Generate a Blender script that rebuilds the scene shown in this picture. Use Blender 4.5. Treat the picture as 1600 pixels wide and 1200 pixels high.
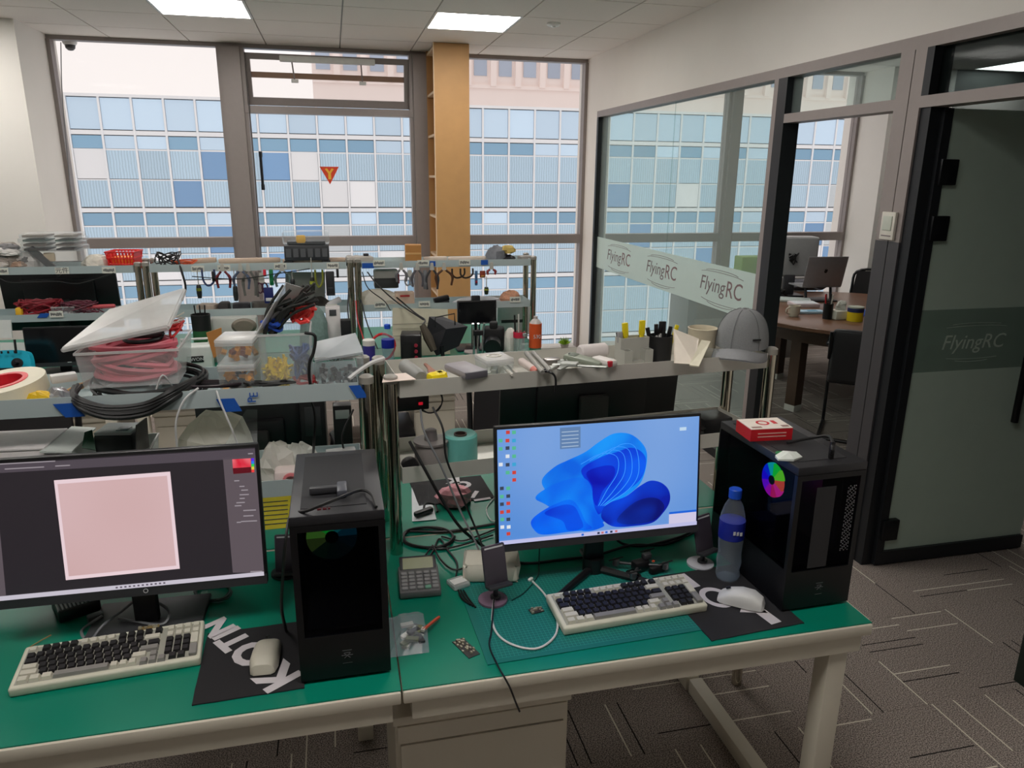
import bpy, bmesh, math, random
from mathutils import Vector, Matrix
random.seed(7)
R_=math.radians
for o in list(bpy.data.objects): bpy.data.objects.remove(o)
SC=bpy.context.scene; COL=SC.collection

# ------------------------------------------------------------------ camera
FPX=1157.1; YAW,PITCH,ROLL=R_(13.342),R_(15.718),R_(.554); H=1.80
cy,sy,cp,sp=math.cos(YAW),math.sin(YAW),math.cos(PITCH),math.sin(PITCH)
fwd=Vector((sy*cp,cy*cp,-sp)); rgt0=Vector((cy,-sy,0)); up0=rgt0.cross(fwd)
rgt=rgt0*math.cos(ROLL)+up0*math.sin(ROLL); upv=up0*math.cos(ROLL)-rgt0*math.sin(ROLL)
CAMP=Vector((0,0,H))
cam=bpy.data.cameras.new('camera'); co=bpy.data.objects.new('camera',cam); COL.objects.link(co)
cam.sensor_fit='HORIZONTAL'; cam.sensor_width=36; cam.lens=FPX/1600*36; cam.clip_end=300; cam.clip_start=.05
m=Matrix.Identity(4)
for i in range(3):
    m[i][0]=rgt[i]; m[i][1]=upv[i]; m[i][2]=-fwd[i]; m[i][3]=CAMP[i]
co.matrix_world=m; SC.camera=co
def ray(x,y): return rgt*((x-800)/FPX)+upv*(-(y-600)/FPX)+fwd
def PZ(x,y,z): d=ray(x,y); return CAMP+d*((z-H)/d.z)      # pixel on a level surface at height z
def PY(x,y,Y): d=ray(x,y); return CAMP+d*(Y/d.y)           # pixel on an upright plane parallel to the windows
def PX(x,y,X): d=ray(x,y); return CAMP+d*(X/d.x)           # pixel on the plane of the glass partition

# ------------------------------------------------------------------ world, exposure
W=bpy.data.worlds.new('overcast_sky'); SC.world=W; W.use_nodes=True
bg=W.node_tree.nodes['Background']; bg.inputs[0].default_value=(1,.945,.935,1); bg.inputs[1].default_value=.80
vs=SC.view_settings; vs.view_transform='Standard'; vs.look='None'; vs.gamma=1; vs.exposure=0.46; vs.use_curve_mapping=False
GK=.72       # screens and lamps at this exposure
PANEL=11.5     # radiance of the ceiling panels

# ------------------------------------------------------------------ materials
def lin(c):
    out=[]
    for v in c[:3]:
        v=v/255; out.append(v/12.92 if v<=.04045 else ((v+.055)/1.055)**2.4)
    return tuple(out)+(1,)
MATS={}
def mat(name,rgb=(200,200,200),rough=.5,metal=0,noise=.08,scale=30,bump=0,emit=None,es=1,spec=None,coat=0,coord='Object'):
    if name in MATS: return MATS[name]
    m=bpy.data.materials.new(name); m.use_nodes=True; nt=m.node_tree; n=nt.nodes; l=nt.links
    p=n['Principled BSDF']; p.inputs['Roughness'].default_value=rough; p.inputs['Metallic'].default_value=metal
    if spec is not None: p.inputs['Specular IOR Level'].default_value=spec
    if coat: p.inputs['Coat Weight'].default_value=coat
    c=lin(rgb)
    if noise>0 or bump>0:
        tc=n.new('ShaderNodeTexCoord'); nz=n.new('ShaderNodeTexNoise'); nz.inputs['Scale'].default_value=scale; nz.inputs['Detail'].default_value=3
        l.new(tc.outputs[coord],nz.inputs['Vector'])
        mx=n.new('ShaderNodeMix'); mx.data_type='RGBA'
        mx.inputs[6].default_value=tuple(v*(1-noise) for v in c[:3])+(1,); mx.inputs[7].default_value=tuple(min(1,v*(1+noise)) for v in c[:3])+(1,)
        l.new(nz.outputs['Fac'],mx.inputs[0]); l.new(mx.outputs[2],p.inputs['Base Color'])
        if bump>0:
            b=n.new('ShaderNodeBump'); b.inputs['Strength'].default_value=bump; b.inputs['Distance'].default_value=.002
            l.new(nz.outputs['Fac'],b.inputs['Height']); l.new(b.outputs[0],p.inputs['Normal'])
    else: p.inputs['Base Color'].default_value=c
    if emit is not None:
        p.inputs['Emission Color'].default_value=lin(emit); p.inputs['Emission Strength'].default_value=es
    MATS[name]=m; return m
def clear(name,rgb=(235,240,240),body=.25,rough=.15,tint=(250,252,252),_=0,var=.5):
    """thin clear or milky sheet: what is not body colour or gloss passes straight through"""
    if name in MATS: return MATS[name]
    m=bpy.data.materials.new(name); m.use_nodes=True; nt=m.node_tree; n=nt.nodes; l=nt.links
    p=n['Principled BSDF']; p.inputs['Base Color'].default_value=lin(rgb); p.inputs['Roughness'].default_value=rough
    out=n['Material Output']; t=n.new('ShaderNodeBsdfTransparent'); t.inputs[0].default_value=lin(tint)
    nz=n.new('ShaderNodeTexNoise'); nz.inputs['Scale'].default_value=12; tc=n.new('ShaderNodeTexCoord'); l.new(tc.outputs['Object'],nz.inputs['Vector'])
    lw=n.new('ShaderNodeLayerWeight'); lw.inputs[0].default_value=.5; pw=n.new('ShaderNodeMath'); pw.operation='POWER'; pw.inputs[1].default_value=4.5; l.new(lw.outputs['Facing'],pw.inputs[0]); fr=n.new('ShaderNodeMath'); fr.operation='MULTIPLY_ADD'; fr.inputs[1].default_value=.55; fr.inputs[2].default_value=.02; l.new(pw.outputs[0],fr.inputs[0])
    a=n.new('ShaderNodeMath'); a.operation='MULTIPLY_ADD'; a.inputs[1].default_value=body*var; a.inputs[2].default_value=body*(1-var/2); l.new(nz.outputs['Fac'],a.inputs[0])
    b=n.new('ShaderNodeMath'); b.operation='ADD'; b.use_clamp=True; l.new(a.outputs[0],b.inputs[0]); l.new(fr.outputs[0],b.inputs[1])
    mx=n.new('ShaderNodeMixShader'); l.new(b.outputs[0],mx.inputs[0]); l.new(t.outputs[0],mx.inputs[1]); l.new(p.outputs[0],mx.inputs[2]); l.new(mx.outputs[0],out.inputs[0])
    MATS[name]=m; return m
def transl(name,rgb,rough=.5,k=.5):
    """thin film, paper or milky plastic that lets light glow through it"""
    if name in MATS: return MATS[name]
    m=mat(name,rgb,rough,noise=.08,scale=30,bump=.2); nt=m.node_tree; n=nt.nodes; l=nt.links; p=n['Principled BSDF']; t=n.new('ShaderNodeBsdfTranslucent'); t.inputs[0].default_value=lin(rgb)
    mx=n.new('ShaderNodeMixShader'); mx.inputs[0].default_value=k; l.new(p.outputs[0],mx.inputs[1]); l.new(t.outputs[0],mx.inputs[2]); l.new(mx.outputs[0],n['Material Output'].inputs[0]); return m
def glow(name,rgb,es=1.0):
    if name in MATS: return MATS[name]
    m=mat(name,(8,8,8),.35,noise=0,emit=rgb,es=es*(1 if es>4 else GK)); return m

# ------------------------------------------------------------------ mesh building
def TM(loc=(0,0,0),rz=0,rx=0,ry=0): return Matrix.Translation(loc)@Matrix.Rotation(rz,4,'Z')@Matrix.Rotation(ry,4,'Y')@Matrix.Rotation(rx,4,'X')
def cr(pts,k=6,closed=False):
    P=[Vector(p) for p in pts]; n=len(P); out=[]
    if n<3: return P
    for i in range(n if closed else n-1):
        a=P[(i-1)%n] if closed or i>0 else P[0]*2-P[1]; b=P[i]; c=P[(i+1)%n]; d=P[(i+2)%n] if closed or i<n-2 else P[-1]*2-P[-2]
        for j in range(k):
            t=j/k; out.append(.5*((2*b)+(c-a)*t+(2*a-5*b+4*c-d)*t*t+(3*b-a-3*c+d)*t**3))
    if not closed: out.append(P[-1])
    return out
class B:
    def __init__(s): s.v=[]; s.f=[]
    def add(s,vs,fs,M=None):
        o=len(s.v)
        s.v+=[(M@Vector(v)) if M is not None else Vector(v) for v in vs]; s.f+=[tuple(i+o for i in f) for f in fs]; return s
    def box(s,c,d,M=None):
        x,y,z=c; a,b,h=d[0]/2,d[1]/2,d[2]/2
        vs=[(x+i*a,y+j*b,z+k*h) for k in(-1,1) for j in(-1,1) for i in(-1,1)]
        return s.add(vs,[(0,2,3,1),(4,5,7,6),(0,1,5,4),(2,6,7,3),(0,4,6,2),(1,3,7,5)],M)
    def b2(s,x0,x1,y0,y1,z0,z1,M=None): return s.box(((x0+x1)/2,(y0+y1)/2,(z0+z1)/2),(x1-x0,y1-y0,z1-z0),M)
    def rbox(s,c,d,r=.004,seg=2,M=None):
        bm=bmesh.new(); bmesh.ops.create_cube(bm,size=1)
        for v in bm.verts: v.co=Vector((v.co.x*d[0]+c[0],v.co.y*d[1]+c[1],v.co.z*d[2]+c[2]))
        bmesh.ops.bevel(bm,geom=bm.edges[:],offset=min(r,min(d)*.49),segments=seg,profile=.5,affect='EDGES')
        bm.verts.index_update(); s.add([v.co for v in bm.verts],[[v.index for v in f.verts] for f in bm.faces],M); bm.free(); return s
    def tube(s,pts,r,n=8,closed=False,M=None,sm=0):
        P=cr(pts,sm,closed) if sm else [Vector(p) for p in pts]
        k=len(P); rs=r if isinstance(r,(list,tuple)) else [r]*k
        if len(rs)!=k: rs=[rs[min(len(rs)-1,int(i*len(rs)/k))] for i in range(k)]
        vs=[];u=None
        for i,p in enumerate(P):
            if closed: t=P[(i+1)%k]-P[i-1]
            else: t=P[min(i+1,k-1)]-P[max(i-1,0)]
            t=t.normalized() if t.length>1e-9 else Vector((0,0,1))
            if u is None: u=t.orthogonal().normalized()
            u=u-t*u.dot(t); u=u.normalized() if u.length>1e-6 else t.orthogonal().normalized()
            w=t.cross(u)
            for j in range(n):
                a=2*math.pi*j/n; vs.append(p+(u*math.cos(a)+w*math.sin(a))*rs[i])
        fs=[]
        for i in range(k if closed else k-1):
            for j in range(n):
                a=i*n+j;b=i*n+(j+1)%n;c=((i+1)%k)*n+(j+1)%n;d=((i+1)%k)*n+j; fs.append((a,b,c,d))
        if not closed: fs+= [tuple(range(n))[::-1],tuple((k-1)*n+j for j in range(n))]
        return s.add(vs,fs,M)
    def lathe(s,prof,n=20,M=None,c=(0,0,0)):
        vs=[];fs=[]
        for r,z in prof:
            for j in range(n): a=2*math.pi*j/n; vs.append((c[0]+r*math.cos(a),c[1]+r*math.sin(a),c[2]+z))
        k=len(prof)
        for i in range(k-1):
            for j in range(n): fs.append((i*n+j,i*n+(j+1)%n,(i+1)*n+(j+1)%n,(i+1)*n+j))
        if prof[0]==prof[-1]: return s.add(vs,fs,M)
        if prof[0][0]>1e-5: fs.append(tuple(range(n))[::-1])
        if prof[-1][0]>1e-5: fs.append(tuple((k-1)*n+j for j in range(n)))
        return s.add(vs,fs,M)
    def cyl(s,c,r,h,n=20,M=None): return s.lathe([(r,0),(r,h)],n,M,c)
    def ring(s,ro,ri,z0,z1,n=28,M=None,c=(0,0,0)):
        return s.lathe([(ri,z0),(ro,z0),(ro,z1),(ri,z1),(ri,z0)],n,M,c)
    def prism(s,poly,z0,z1,M=None):
        n=len(poly); vs=[(x,y,z0) for x,y in poly]+[(x,y,z1) for x,y in poly]
        return s.add(vs,[tuple(range(n))[::-1],tuple(range(n,2*n))]+[(i,(i+1)%n,n+(i+1)%n,n+i) for i in range(n)],M)
    def quad(s,a,b,c,d,M=None): return s.add([a,b,c,d],[(0,1,2,3)],M)
    def open_tray(s,x0,x1,y0,y1,z0,z1,t,M=None):
        s.b2(x0,x1,y0,y1,z0,z0+t,M); s.b2(x0,x1,y0,y0+t,z0+t,z1,M); s.b2(x0,x1,y1-t,y1,z0+t,z1,M); s.b2(x0,x0+t,y0+t,y1-t,z0+t,z1,M); return s.b2(x1-t,x1,y0+t,y1-t,z0+t,z1,M)
    def mesh(s,name,mt,smooth=True,ang=35):
        me=bpy.data.meshes.new(name); me.from_pydata([tuple(v) for v in s.v],[],s.f); me.update()
        bm=bmesh.new(); bm.from_mesh(me); bmesh.ops.recalc_face_normals(bm,faces=bm.faces); bm.to_mesh(me); bm.free()
        if smooth:
            me.polygons.foreach_set('use_smooth',[True]*len(me.polygons)); me.set_sharp_from_angle(angle=R_(ang))
        if mt is not None: me.materials.append(mt)
        return me
    def obj(s,name,mt,parent=None,loc=(0,0,0),rz=0,rot=None,label=None,cat=None,group=None,kind=None,smooth=True):
        return link(name,s.mesh(name,mt,smooth),parent,loc,rz,rot,label,cat,group,kind)
def link(name,me,parent=None,loc=(0,0,0),rz=0,rot=None,label=None,cat=None,group=None,kind=None):
    o=bpy.data.objects.new(name,me); COL.objects.link(o); o.location=loc; o.rotation_euler=rot if rot else (0,0,rz)
    if parent: o.parent=parent
    return tag(o,label,cat,group,kind)
def tag(o,label=None,cat=None,group=None,kind=None):
    if label: o['label']=label
    if cat: o['category']=cat
    if group: o['group']=group
    if kind: o['kind']=kind
    return o
def thing(name,label=None,cat=None,loc=(0,0,0),rz=0,group=None,kind=None,rot=None):
    return link(name,None,None,loc,rz,rot,label,cat,group,kind)
def dup(root,loc=None,rz=None,label=None,parent=None,rot=None):
    c=root.copy(); COL.objects.link(c); c.parent=parent
    for ch in list(root.children): dup(ch,parent=c)
    if loc is not None: c.location=loc
    if rz is not None: c.rotation_euler=(0,0,rz)
    if rot is not None: c.rotation_euler=rot
    if label: c['label']=label
    return c
def text(body,size,name,mt,parent=None,loc=(0,0,0),rot=(0,0,0),ext=.0003,label=None,shear=0,bold=0,align='CENTER',wx=1):
    cu=bpy.data.curves.new(name,'FONT'); cu.body=body; cu.size=size; cu.extrude=ext; cu.align_x=align; cu.align_y='CENTER'; cu.shear=shear; cu.offset=bold; cu.resolution_u=3
    t=bpy.data.objects.new('tmp',cu); COL.objects.link(t)
    me=bpy.data.meshes.new_from_object(t.evaluated_get(bpy.context.evaluated_depsgraph_get())); bpy.data.objects.remove(t)
    if wx!=1:
        for v in me.vertices: v.co.x*=wx
    me.name=name; me.materials.clear(); me.materials.append(mt)
    return link(name,me,parent,loc,0,rot,label)
# ================================================================== THE SETTING
DZ=.735                      # desk height
CZ=2.856                     # ceiling
XW=2.396; YW=7.17            # plane of the glass partition, plane of the windows
XL=-5.2; YB=-2.6; XR=7.2     # unseen ends of the two rooms
white=mat('white_wall_paint',(241,237,231),.75,noise=.03,scale=4)
alu=mat('grey_brown_aluminium',(150,141,138),.45,.2,noise=.05)
darkalu=mat('dark_aluminium',(34,37,41),.4,.3,noise=.05)
glass=clear('window_glass',(240,240,240),.012,.02,(251,250,249),1.3)
# carpet
def carpet():
    m=bpy.data.materials.new('striped_carpet'); m.use_nodes=True; nt=m.node_tree; n=nt.nodes; l=nt.links; p=n['Principled BSDF']; p.inputs['Roughness'].default_value=.95; p.inputs['Specular IOR Level'].default_value=.1
    tc=n.new('ShaderNodeTexCoord'); oi=n.new('ShaderNodeObjectInfo'); sx=n.new('ShaderNodeSeparateXYZ'); l.new(tc.outputs['Object'],sx.inputs[0])
    def M(op,a,b=None,c=None):
        k=n.new('ShaderNodeMath'); k.operation=op
        for i,v in enumerate((a,b,c)):
            if v is None: continue
            if isinstance(v,(int,float)): k.inputs[i].default_value=v
            else: l.new(v,k.inputs[i])
        return k.outputs[0]
    yy=M('MULTIPLY',sx.outputs[1],22); yy=M('ADD',yy,M('MULTIPLY',oi.outputs['Random'],37)); cell=M('FLOOR',yy); fr=M('FRACT',yy)
    wn=n.new('ShaderNodeTexWhiteNoise'); wn.noise_dimensions='2D'; cb=n.new('ShaderNodeCombineXYZ'); l.new(cell,cb.inputs[0]); l.new(M('FLOOR',M('MULTIPLY',sx.outputs[0],1.9)),cb.inputs[1]); l.new(cb.outputs[0],wn.inputs['Vector'])
    line=M('LESS_THAN',M('ABSOLUTE',M('SUBTRACT',fr,.5)),.055)
    lt=M('MULTIPLY',line,M('GREATER_THAN',wn.outputs[0],.87)); dk=M('MULTIPLY',line,M('LESS_THAN',wn.outputs[0],.13))
    nz=n.new('ShaderNodeTexNoise'); nz.inputs['Scale'].default_value=260; nz.inputs['Detail'].default_value=2; l.new(tc.outputs['Object'],nz.inputs['Vector'])
    ramp=n.new('ShaderNodeValToRGB'); ramp.color_ramp.elements[0].position=.36; ramp.color_ramp.elements[1].position=.66
    ramp.color_ramp.elements[0].color=lin((70,64,61)); ramp.color_ramp.elements[1].color=lin((184,172,164)); l.new(nz.outputs['Fac'],ramp.inputs[0])
    a=n.new('ShaderNodeMix'); a.data_type='RGBA'; l.new(lt,a.inputs[0]); l.new(ramp.outputs[0],a.inputs[6]); a.inputs[7].default_value=lin((214,208,192))
    b=n.new('ShaderNodeMix'); b.data_type='RGBA'; l.new(dk,b.inputs[0]); l.new(a.outputs[2],b.inputs[6]); b.inputs[7].default_value=lin((40,37,36))
    l.new(b.outputs[2],p.inputs['Base Color'])
    bp=n.new('ShaderNodeBump'); bp.inputs['Strength'].default_value=.5; bp.inputs['Distance'].default_value=.003; l.new(nz.outputs['Fac'],bp.inputs['Height']); l.new(bp.outputs[0],p.inputs['Normal'])
    return m
floor=B().b2(XL,XR,YB,YW+.2,-.12,-.008).obj('floor',mat('floor_underlay',(70,66,63),.9),kind='structure')
ct=B().box((0,0,-.004),(.499,.499,.008)).mesh('carpet_tile',carpet(),False)
i0=0
for ix in range(-4,11):
    for iy in range(0,15):
        x=ix*.5+.22; y=iy*.5+.08
        if y>YW or (x<-.8 and y<3) : continue
        o=link('carpet_tile',ct,floor,(x,y,0),R_(90)*((ix+iy)%2)); i0+=1
# ceiling: lay-in tiles on a white grid, luminous panels between them
ceil=B().b2(XL,XR,YB,YW+.2,CZ+.02,CZ+.14).obj('ceiling',mat('ceiling_slab',(120,114,110),.9),kind='structure')
tilem=mat('mineral_fibre_tile',(238,232,225),.9,noise=.05,scale=160,bump=.15)
PT=.6095; GX0=.127; GY0=6.04
tm=B().box((0,0,.004),(PT-.010,PT-.010,.014)).mesh('ceiling_tile',tilem,False)
tmh=B().box((0,0,.004),(PT-.010,.515,.014)).mesh('ceiling_tile',tilem,False)
lights_at=[(-2,-1),(1,-1),(-2,-5),(1,-5),(-5,-1),(-5,-5),(-2,-9),(0,-9),(5,-1),(10,0)]  # panels out of view are added to lift the interior light
pan_frame=mat('panel_light_rim',(235,235,232),.4)
pan_diff=glow('panel_light_diffuser',(255,250,244),PANEL)
nl=0
for ix in range(-8,11):
    for iy in range(-13,2):
        x=GX0+(ix+.5)*PT; y=GY0+(iy+.5)*PT
        if x<XL+.2 or x>XR-.2 or y<YB+.2 or (2.3<x<2.5): continue
        if (ix,iy) in lights_at: continue
        if iy==1: link('ceiling_tile',tmh,ceil,(x,GY0+PT+.2625,CZ)); continue
        link('ceiling_tile',tm,ceil,(x,y,CZ))
g=B()
for ix in range(-8,12):
    x=GX0+ix*PT
    if abs(x-XW)>.02: g.b2(x-.012,x+.012,YB,YW,CZ+.010,CZ+.02)
for iy in range(-13,3):
    y=GY0+iy*PT
    if y<YW: g.b2(XL,XR,y-.012,y+.012,CZ+.0105,CZ+.0195)
g.obj('ceiling_grid',mat('grid_bar',(150,145,140),.5),ceil)
plabels={(-2,-1):'lit square ceiling panel over the left window',(1,-1):'lit square ceiling panel beside the wooden bookcase top'}
for k,(ix,iy) in enumerate(lights_at):
    x=GX0+(ix+.5)*PT; y=GY0+(iy+.5)*PT
    t=thing('ceiling_panel_light',plabels.get((ix,iy),'unseen ceiling panel added to brighten the room' if ix<5 else 'lit square ceiling panel of the meeting room'),'ceiling light',(x,y,CZ),group='square ceiling panel lights')
    B().ring(.43,.405,-.004,.012,4,TM(rz=R_(45))).obj('rim',pan_frame,t,smooth=False)
    B().box((0,0,.003),(.575,.575,.004)).obj('diffuser',pan_diff,t)
# walls
wr=thing('wall_right',kind='structure'); 
B().b2(XW,XW+.12,YB,YW+.2,2.370,CZ+.02).obj('header',white,wr)
B().b2(XW,XW+.12,6.80,YW+.2,0,2.370).obj('corner_pier',white,wr)
B().b2(XW,XW+.12,YB,1.775,0,2.370).obj('solid_wall',white,wr)
B().b2(XL-.1,XL,YB,YW+.2,0,CZ+.02).obj('wall_left',white,kind='structure')
B().b2(XL,XR,YB-.1,YB,0,CZ+.02).obj('wall_front',white,kind='structure')
B().b2(XR,XR+.1,YB,YW+.2,0,CZ+.02).obj('wall_far_right',mat('dimmed_wall_grey',(66,70,68),.5),kind='structure')  # dark grey put into the colour to keep this room end dim
B().b2(XL,-2.17,6.5,YW+.2,0,CZ+.02).obj('pillar_left',white,kind='structure')
B().b2(5.38,6.1,6.7,YW+.2,0,CZ+.02).obj('pillar_right',white,kind='structure'); dimmed=mat('dimmed_wall_grey',(66,70,68),.5); B().b2(6.1,XR,6.7,YW+.2,0,CZ+.02).obj('wall_meeting_corner',dimmed,kind='structure')  # corner wall shares the darkened colour that dims the room end
wb=thing('wall_back',kind='structure')
B().b2(-2.17,5.38,YW-.04,YW+.16,0,.10).obj('sill',mat('sill_board',(205,203,198),.6),wb)
B().b2(-2.17,5.38,YW-.03,YW+.06,2.82,CZ+.02).obj('head_frame',alu,wb)
# windows
def pane(x0,x1,z0,z1,par,y=YW): return B().b2(x0,x1,y,y+.008,z0,z1).obj('pane',glass,par)
def win(n,x0,x1,fw=.03):
    t=thing(n,kind='structure')
    B().b2(x0,x0+fw,YW-.05,YW+.05,.10,2.82).obj('jamb',alu,t); B().b2(x1-fw,x1,YW-.05,YW+.05,.10,2.82).obj('jamb',alu,t)
    B().b2(x0+fw,x1-fw,YW-.06,YW+.05,1.16,1.245).obj('transom_bar',alu,t); pane(x0+fw,x1-fw,.10,1.16,t)
    return t
w1=win('window_1',-2.17,-.86); pane(-2.14,-.89,1.245,2.82,w1)
B().b2(-.86,-.70,YW-.09,YW+.06,.10,2.82).obj('mullion_left',alu,wb)
w2=win('window_2',-.70,.75); 
B().b2(.75,.87,YW-.09,YW+.06,.10,2.82).obj('mullion_right',alu,wb)
w3=win('window_3',.87,2.396,.03); pane(.90,2.366,1.245,2.82,w3)
w4=win('window_4',2.52,3.9); pane(2.55,3.87,1.245,2.82,w4)
w5=win('window_5',4.0,5.38); pane(4.03,5.35,1.245,2.82,w5)
B().b2(3.9,4.0,YW-.09,YW+.06,.10,2.82).obj('mullion_far',alu,wb)
pane(-.67,.72,1.245,2.30,w2)
B().b2(-.70,.75,YW-.06,YW+.05,2.30,2.36).obj('transom_rail',alu,w2)
# the awning sash over it stands a little open
B().b2(-.66,.71,YW+.05,YW+.08,2.60,2.645).obj('outer_rail',mat('outer_rail_brown',(156,118,92),.5),w2)
sa=link('awning_sash',None,w2,(0,YW+.01,2.79),rot=(R_(9),0,0))
B().b2(-.68,.73,-.025,.025,-.42,-.355).b2(-.68,.73,-.025,.025,-.05,0).b2(-.68,-.63,-.025,.025,-.355,-.05).b2(.68,.73,-.025,.025,-.355,-.05).obj('sash_frame',alu,sa)
B().b2(-.63,.68,-.004,.004,-.355,-.05).obj('sash_pane',glass,sa)
ac=thing('window_opener','white chain opener across the top of the middle window','window opener',(0,YW-.085,2.74))
B().rbox((.02,0,0),(.80,.045,.05),.008).obj('motor_housing',pan_frame,ac)
for x in(-.28,.30):
    B().tube([(x,.0,-.02),(x+.005,.05,-.09),(x+.01,.085,-.15)],.006).obj('arm',alu,ac); B().rbox((x+.012,.09,-.165),(.06,.02,.03),.004).obj('bracket',pan_frame,ac)
B().tube([(-.66,YW-.07,2.78),(-.655,YW-.075,1.9),(-.66,YW-.07,1.05)],.006,6).obj('pull_cord',mat('cord_grey',(95,90,88),.6),label='thin grey cord hanging beside the left edge of middle window',cat='cord')
h=thing('window_handle_rod','thin dark rod handle on left of middle window','handle',(-.6,YW-.03,1.66)); B().tube([(0,0,0),(0,0,.32)],.012,8).obj('rod',darkalu,h); B().rbox((0,.012,.02),(.03,.025,.05),.004).obj('foot',darkalu,h); B().rbox((0,.012,.30),(.03,.025,.05),.004).obj('foot',darkalu,h)
# fire-rescue triangle stuck to the glass
c=PY(515,273,YW-.002); st=thing('triangle_sticker','red inverted triangle sticker on the middle window pane','sticker',c)
B().prism([(-.085,.07),(.085,.07),(0,-.085)],0,.001,TM(rx=R_(90))).obj('red_triangle',mat('sticker_red',(226,72,38),.5),st)
B().prism([(-.012,-.04),(.012,-.04),(.012,.012),(.04,.05),(.02,.055),(0,.026),(-.02,.055),(-.04,.05),(-.012,.012)],.001,.0016,TM(rx=R_(90))).obj('yellow_mark',mat('sticker_yellow',(244,190,60),.5),st)
# glass partition to the meeting room
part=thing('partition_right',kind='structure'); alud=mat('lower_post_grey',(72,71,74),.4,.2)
def pb(y0,y1,z0,z1,nm,mt=alu,x0=XW-.01,x1=XW+.085): return B().b2(x0,x1,y0,y1,z0,z1).obj(nm,mt,part)
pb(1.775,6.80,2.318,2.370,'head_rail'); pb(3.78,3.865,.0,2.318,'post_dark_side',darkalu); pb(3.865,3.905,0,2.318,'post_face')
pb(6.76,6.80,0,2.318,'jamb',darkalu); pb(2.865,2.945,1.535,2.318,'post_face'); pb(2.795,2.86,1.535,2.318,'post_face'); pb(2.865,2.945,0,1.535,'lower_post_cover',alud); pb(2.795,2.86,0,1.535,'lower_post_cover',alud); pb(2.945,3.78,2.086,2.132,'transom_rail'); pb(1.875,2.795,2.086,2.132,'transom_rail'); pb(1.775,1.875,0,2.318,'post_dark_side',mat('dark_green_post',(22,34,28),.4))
pb(3.90,6.76,0,.06,'sill_rail',darkalu); pb(2.74,2.795,0,2.086,'dark_jamb',darkalu,XW,XW+.1); pb(2.755,2.795,2.132,2.318,'dark_jamb',darkalu)
pglass=clear('partition_glass',(225,240,238),.07,.03,(240,248,246),1.32)
def pp(y0,y1,z0,z1,nm='pane'): return B().b2(XW+.03,XW+.04,y0,y1,z0,z1).obj(nm,pglass,part)
pp(5.243,6.76,.06,2.318); pp(3.905,5.237,.06,2.318); pp(2.945,3.78,2.132,2.318); B().b2(XW+.03,XW+.04,1.875,2.755,2.132,2.318).obj('darkened_pane',clear('darkened_transom_glass',(60,70,70),.10,.05,(170,178,178)),part)  # dark tint put into the pane to dim the view above the door
frost=clear('frosted_band_film',(214,234,228),.74,.5,var=.06)
B().b2(XW+.026,XW+.0295,3.90,6.76,.965,1.25).obj('frosted_band',frost,part)
ink=mat('logo_grey',(118,108,110),.6); inkr=mat('logo_red',(128,104,106),.6)
for yy in (6.21,5.31,4.385):
    text('Flying',.135,'logo_lettering',ink,part,(XW+.0255,yy+.10,1.112),(R_(90),0,R_(-90)),shear=.2,wx=1.12)
    text('RC',.15,'logo_lettering',inkr,part,(XW+.0255,yy-.185,1.108),(R_(90),0,R_(-90)),shear=.1,wx=1.05)
    for k,(w,dz) in enumerate(((.20,.10),(.26,.085),(.24,-.08),(.16,-.097))):
        B().tube([(XW+.0255,yy-w*math.cos(a)*1.1-.02,1.10+dz+.02*math.sin(a)*(1 if dz>0 else -1)) for a in [i*math.pi/10 for i in range(1,10)]],.0018,4).obj('logo_swirl',ink,part)
# frosted glass door swung open into the meeting room
dr=thing('door_1',kind='structure',loc=(XW+.05,2.735,0),rz=R_(0))
dgl=clear('frosted_door_glass',(186,206,193),.84,.25,(150,170,160),var=.08)
DW=.86
B().b2(.04,DW,-.006,.006,.075,2.082).obj('door_glass',dgl,dr)
B().b2(.0,DW,-.022,.022,.008,.075).obj('bottom_rail',darkalu,dr)
B().b2(.0,.042,-.02,.02,.075,2.082).obj('hinge_stile',darkalu,dr)
for z in (1.83,1.60,.19): B().rbox((.055,-.016,z),(.085,.035,.105),.004).obj('hinge',mat('black_hinge',(22,24,28),.35,.4),dr)
B().tube([(.635,-.045,.70),(.635,-.045,1.20)],.016,12).obj('door_handle',mat('black_handle',(14,16,20),.3,.3),dr)
etch=mat('etched_logo',(176,190,178),.6)
text('FlyingRC',.095,'logo_lettering',etch,dr,(.355,-.0072,1.09),(R_(90),0,0),shear=.2,ext=.0004)
for k,(w,dz) in enumerate(((.16,.075),(.2,.062),(.17,-.062),(.11,-.075))):
    B().tube([(.36+w*math.cos(a),-.0075,1.09+dz+.015*math.sin(a)*(1 if dz>0 else -1)) for a in [i*math.pi/10 for i in range(2,9)]],.0014,4).obj('logo_swirl',etch,dr)
B().b2(.041,DW-.001,-.0068,-.0062,.96,1.245).obj('etched_band',clear('door_band_film',(120,142,130),.22,.35),dr)
# call button plate on the post
c=PX(1390,353,XW-.012); sw=thing('wall_switch','small square switch plate on the grey door post','switch',c)
B().rbox((-.006,0,0),(.014,.085,.12),.003).obj('plate',mat('switch_plate',(214,210,200),.5),sw); B().rbox((-.014,0,.012),(.006,.055,.062),.002).obj('button',mat('switch_button',(196,202,190),.4),sw); B().b2(-.0135,-.0128,-.03,.03,-.045,-.04).obj('slot_mark',ink,sw)
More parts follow.
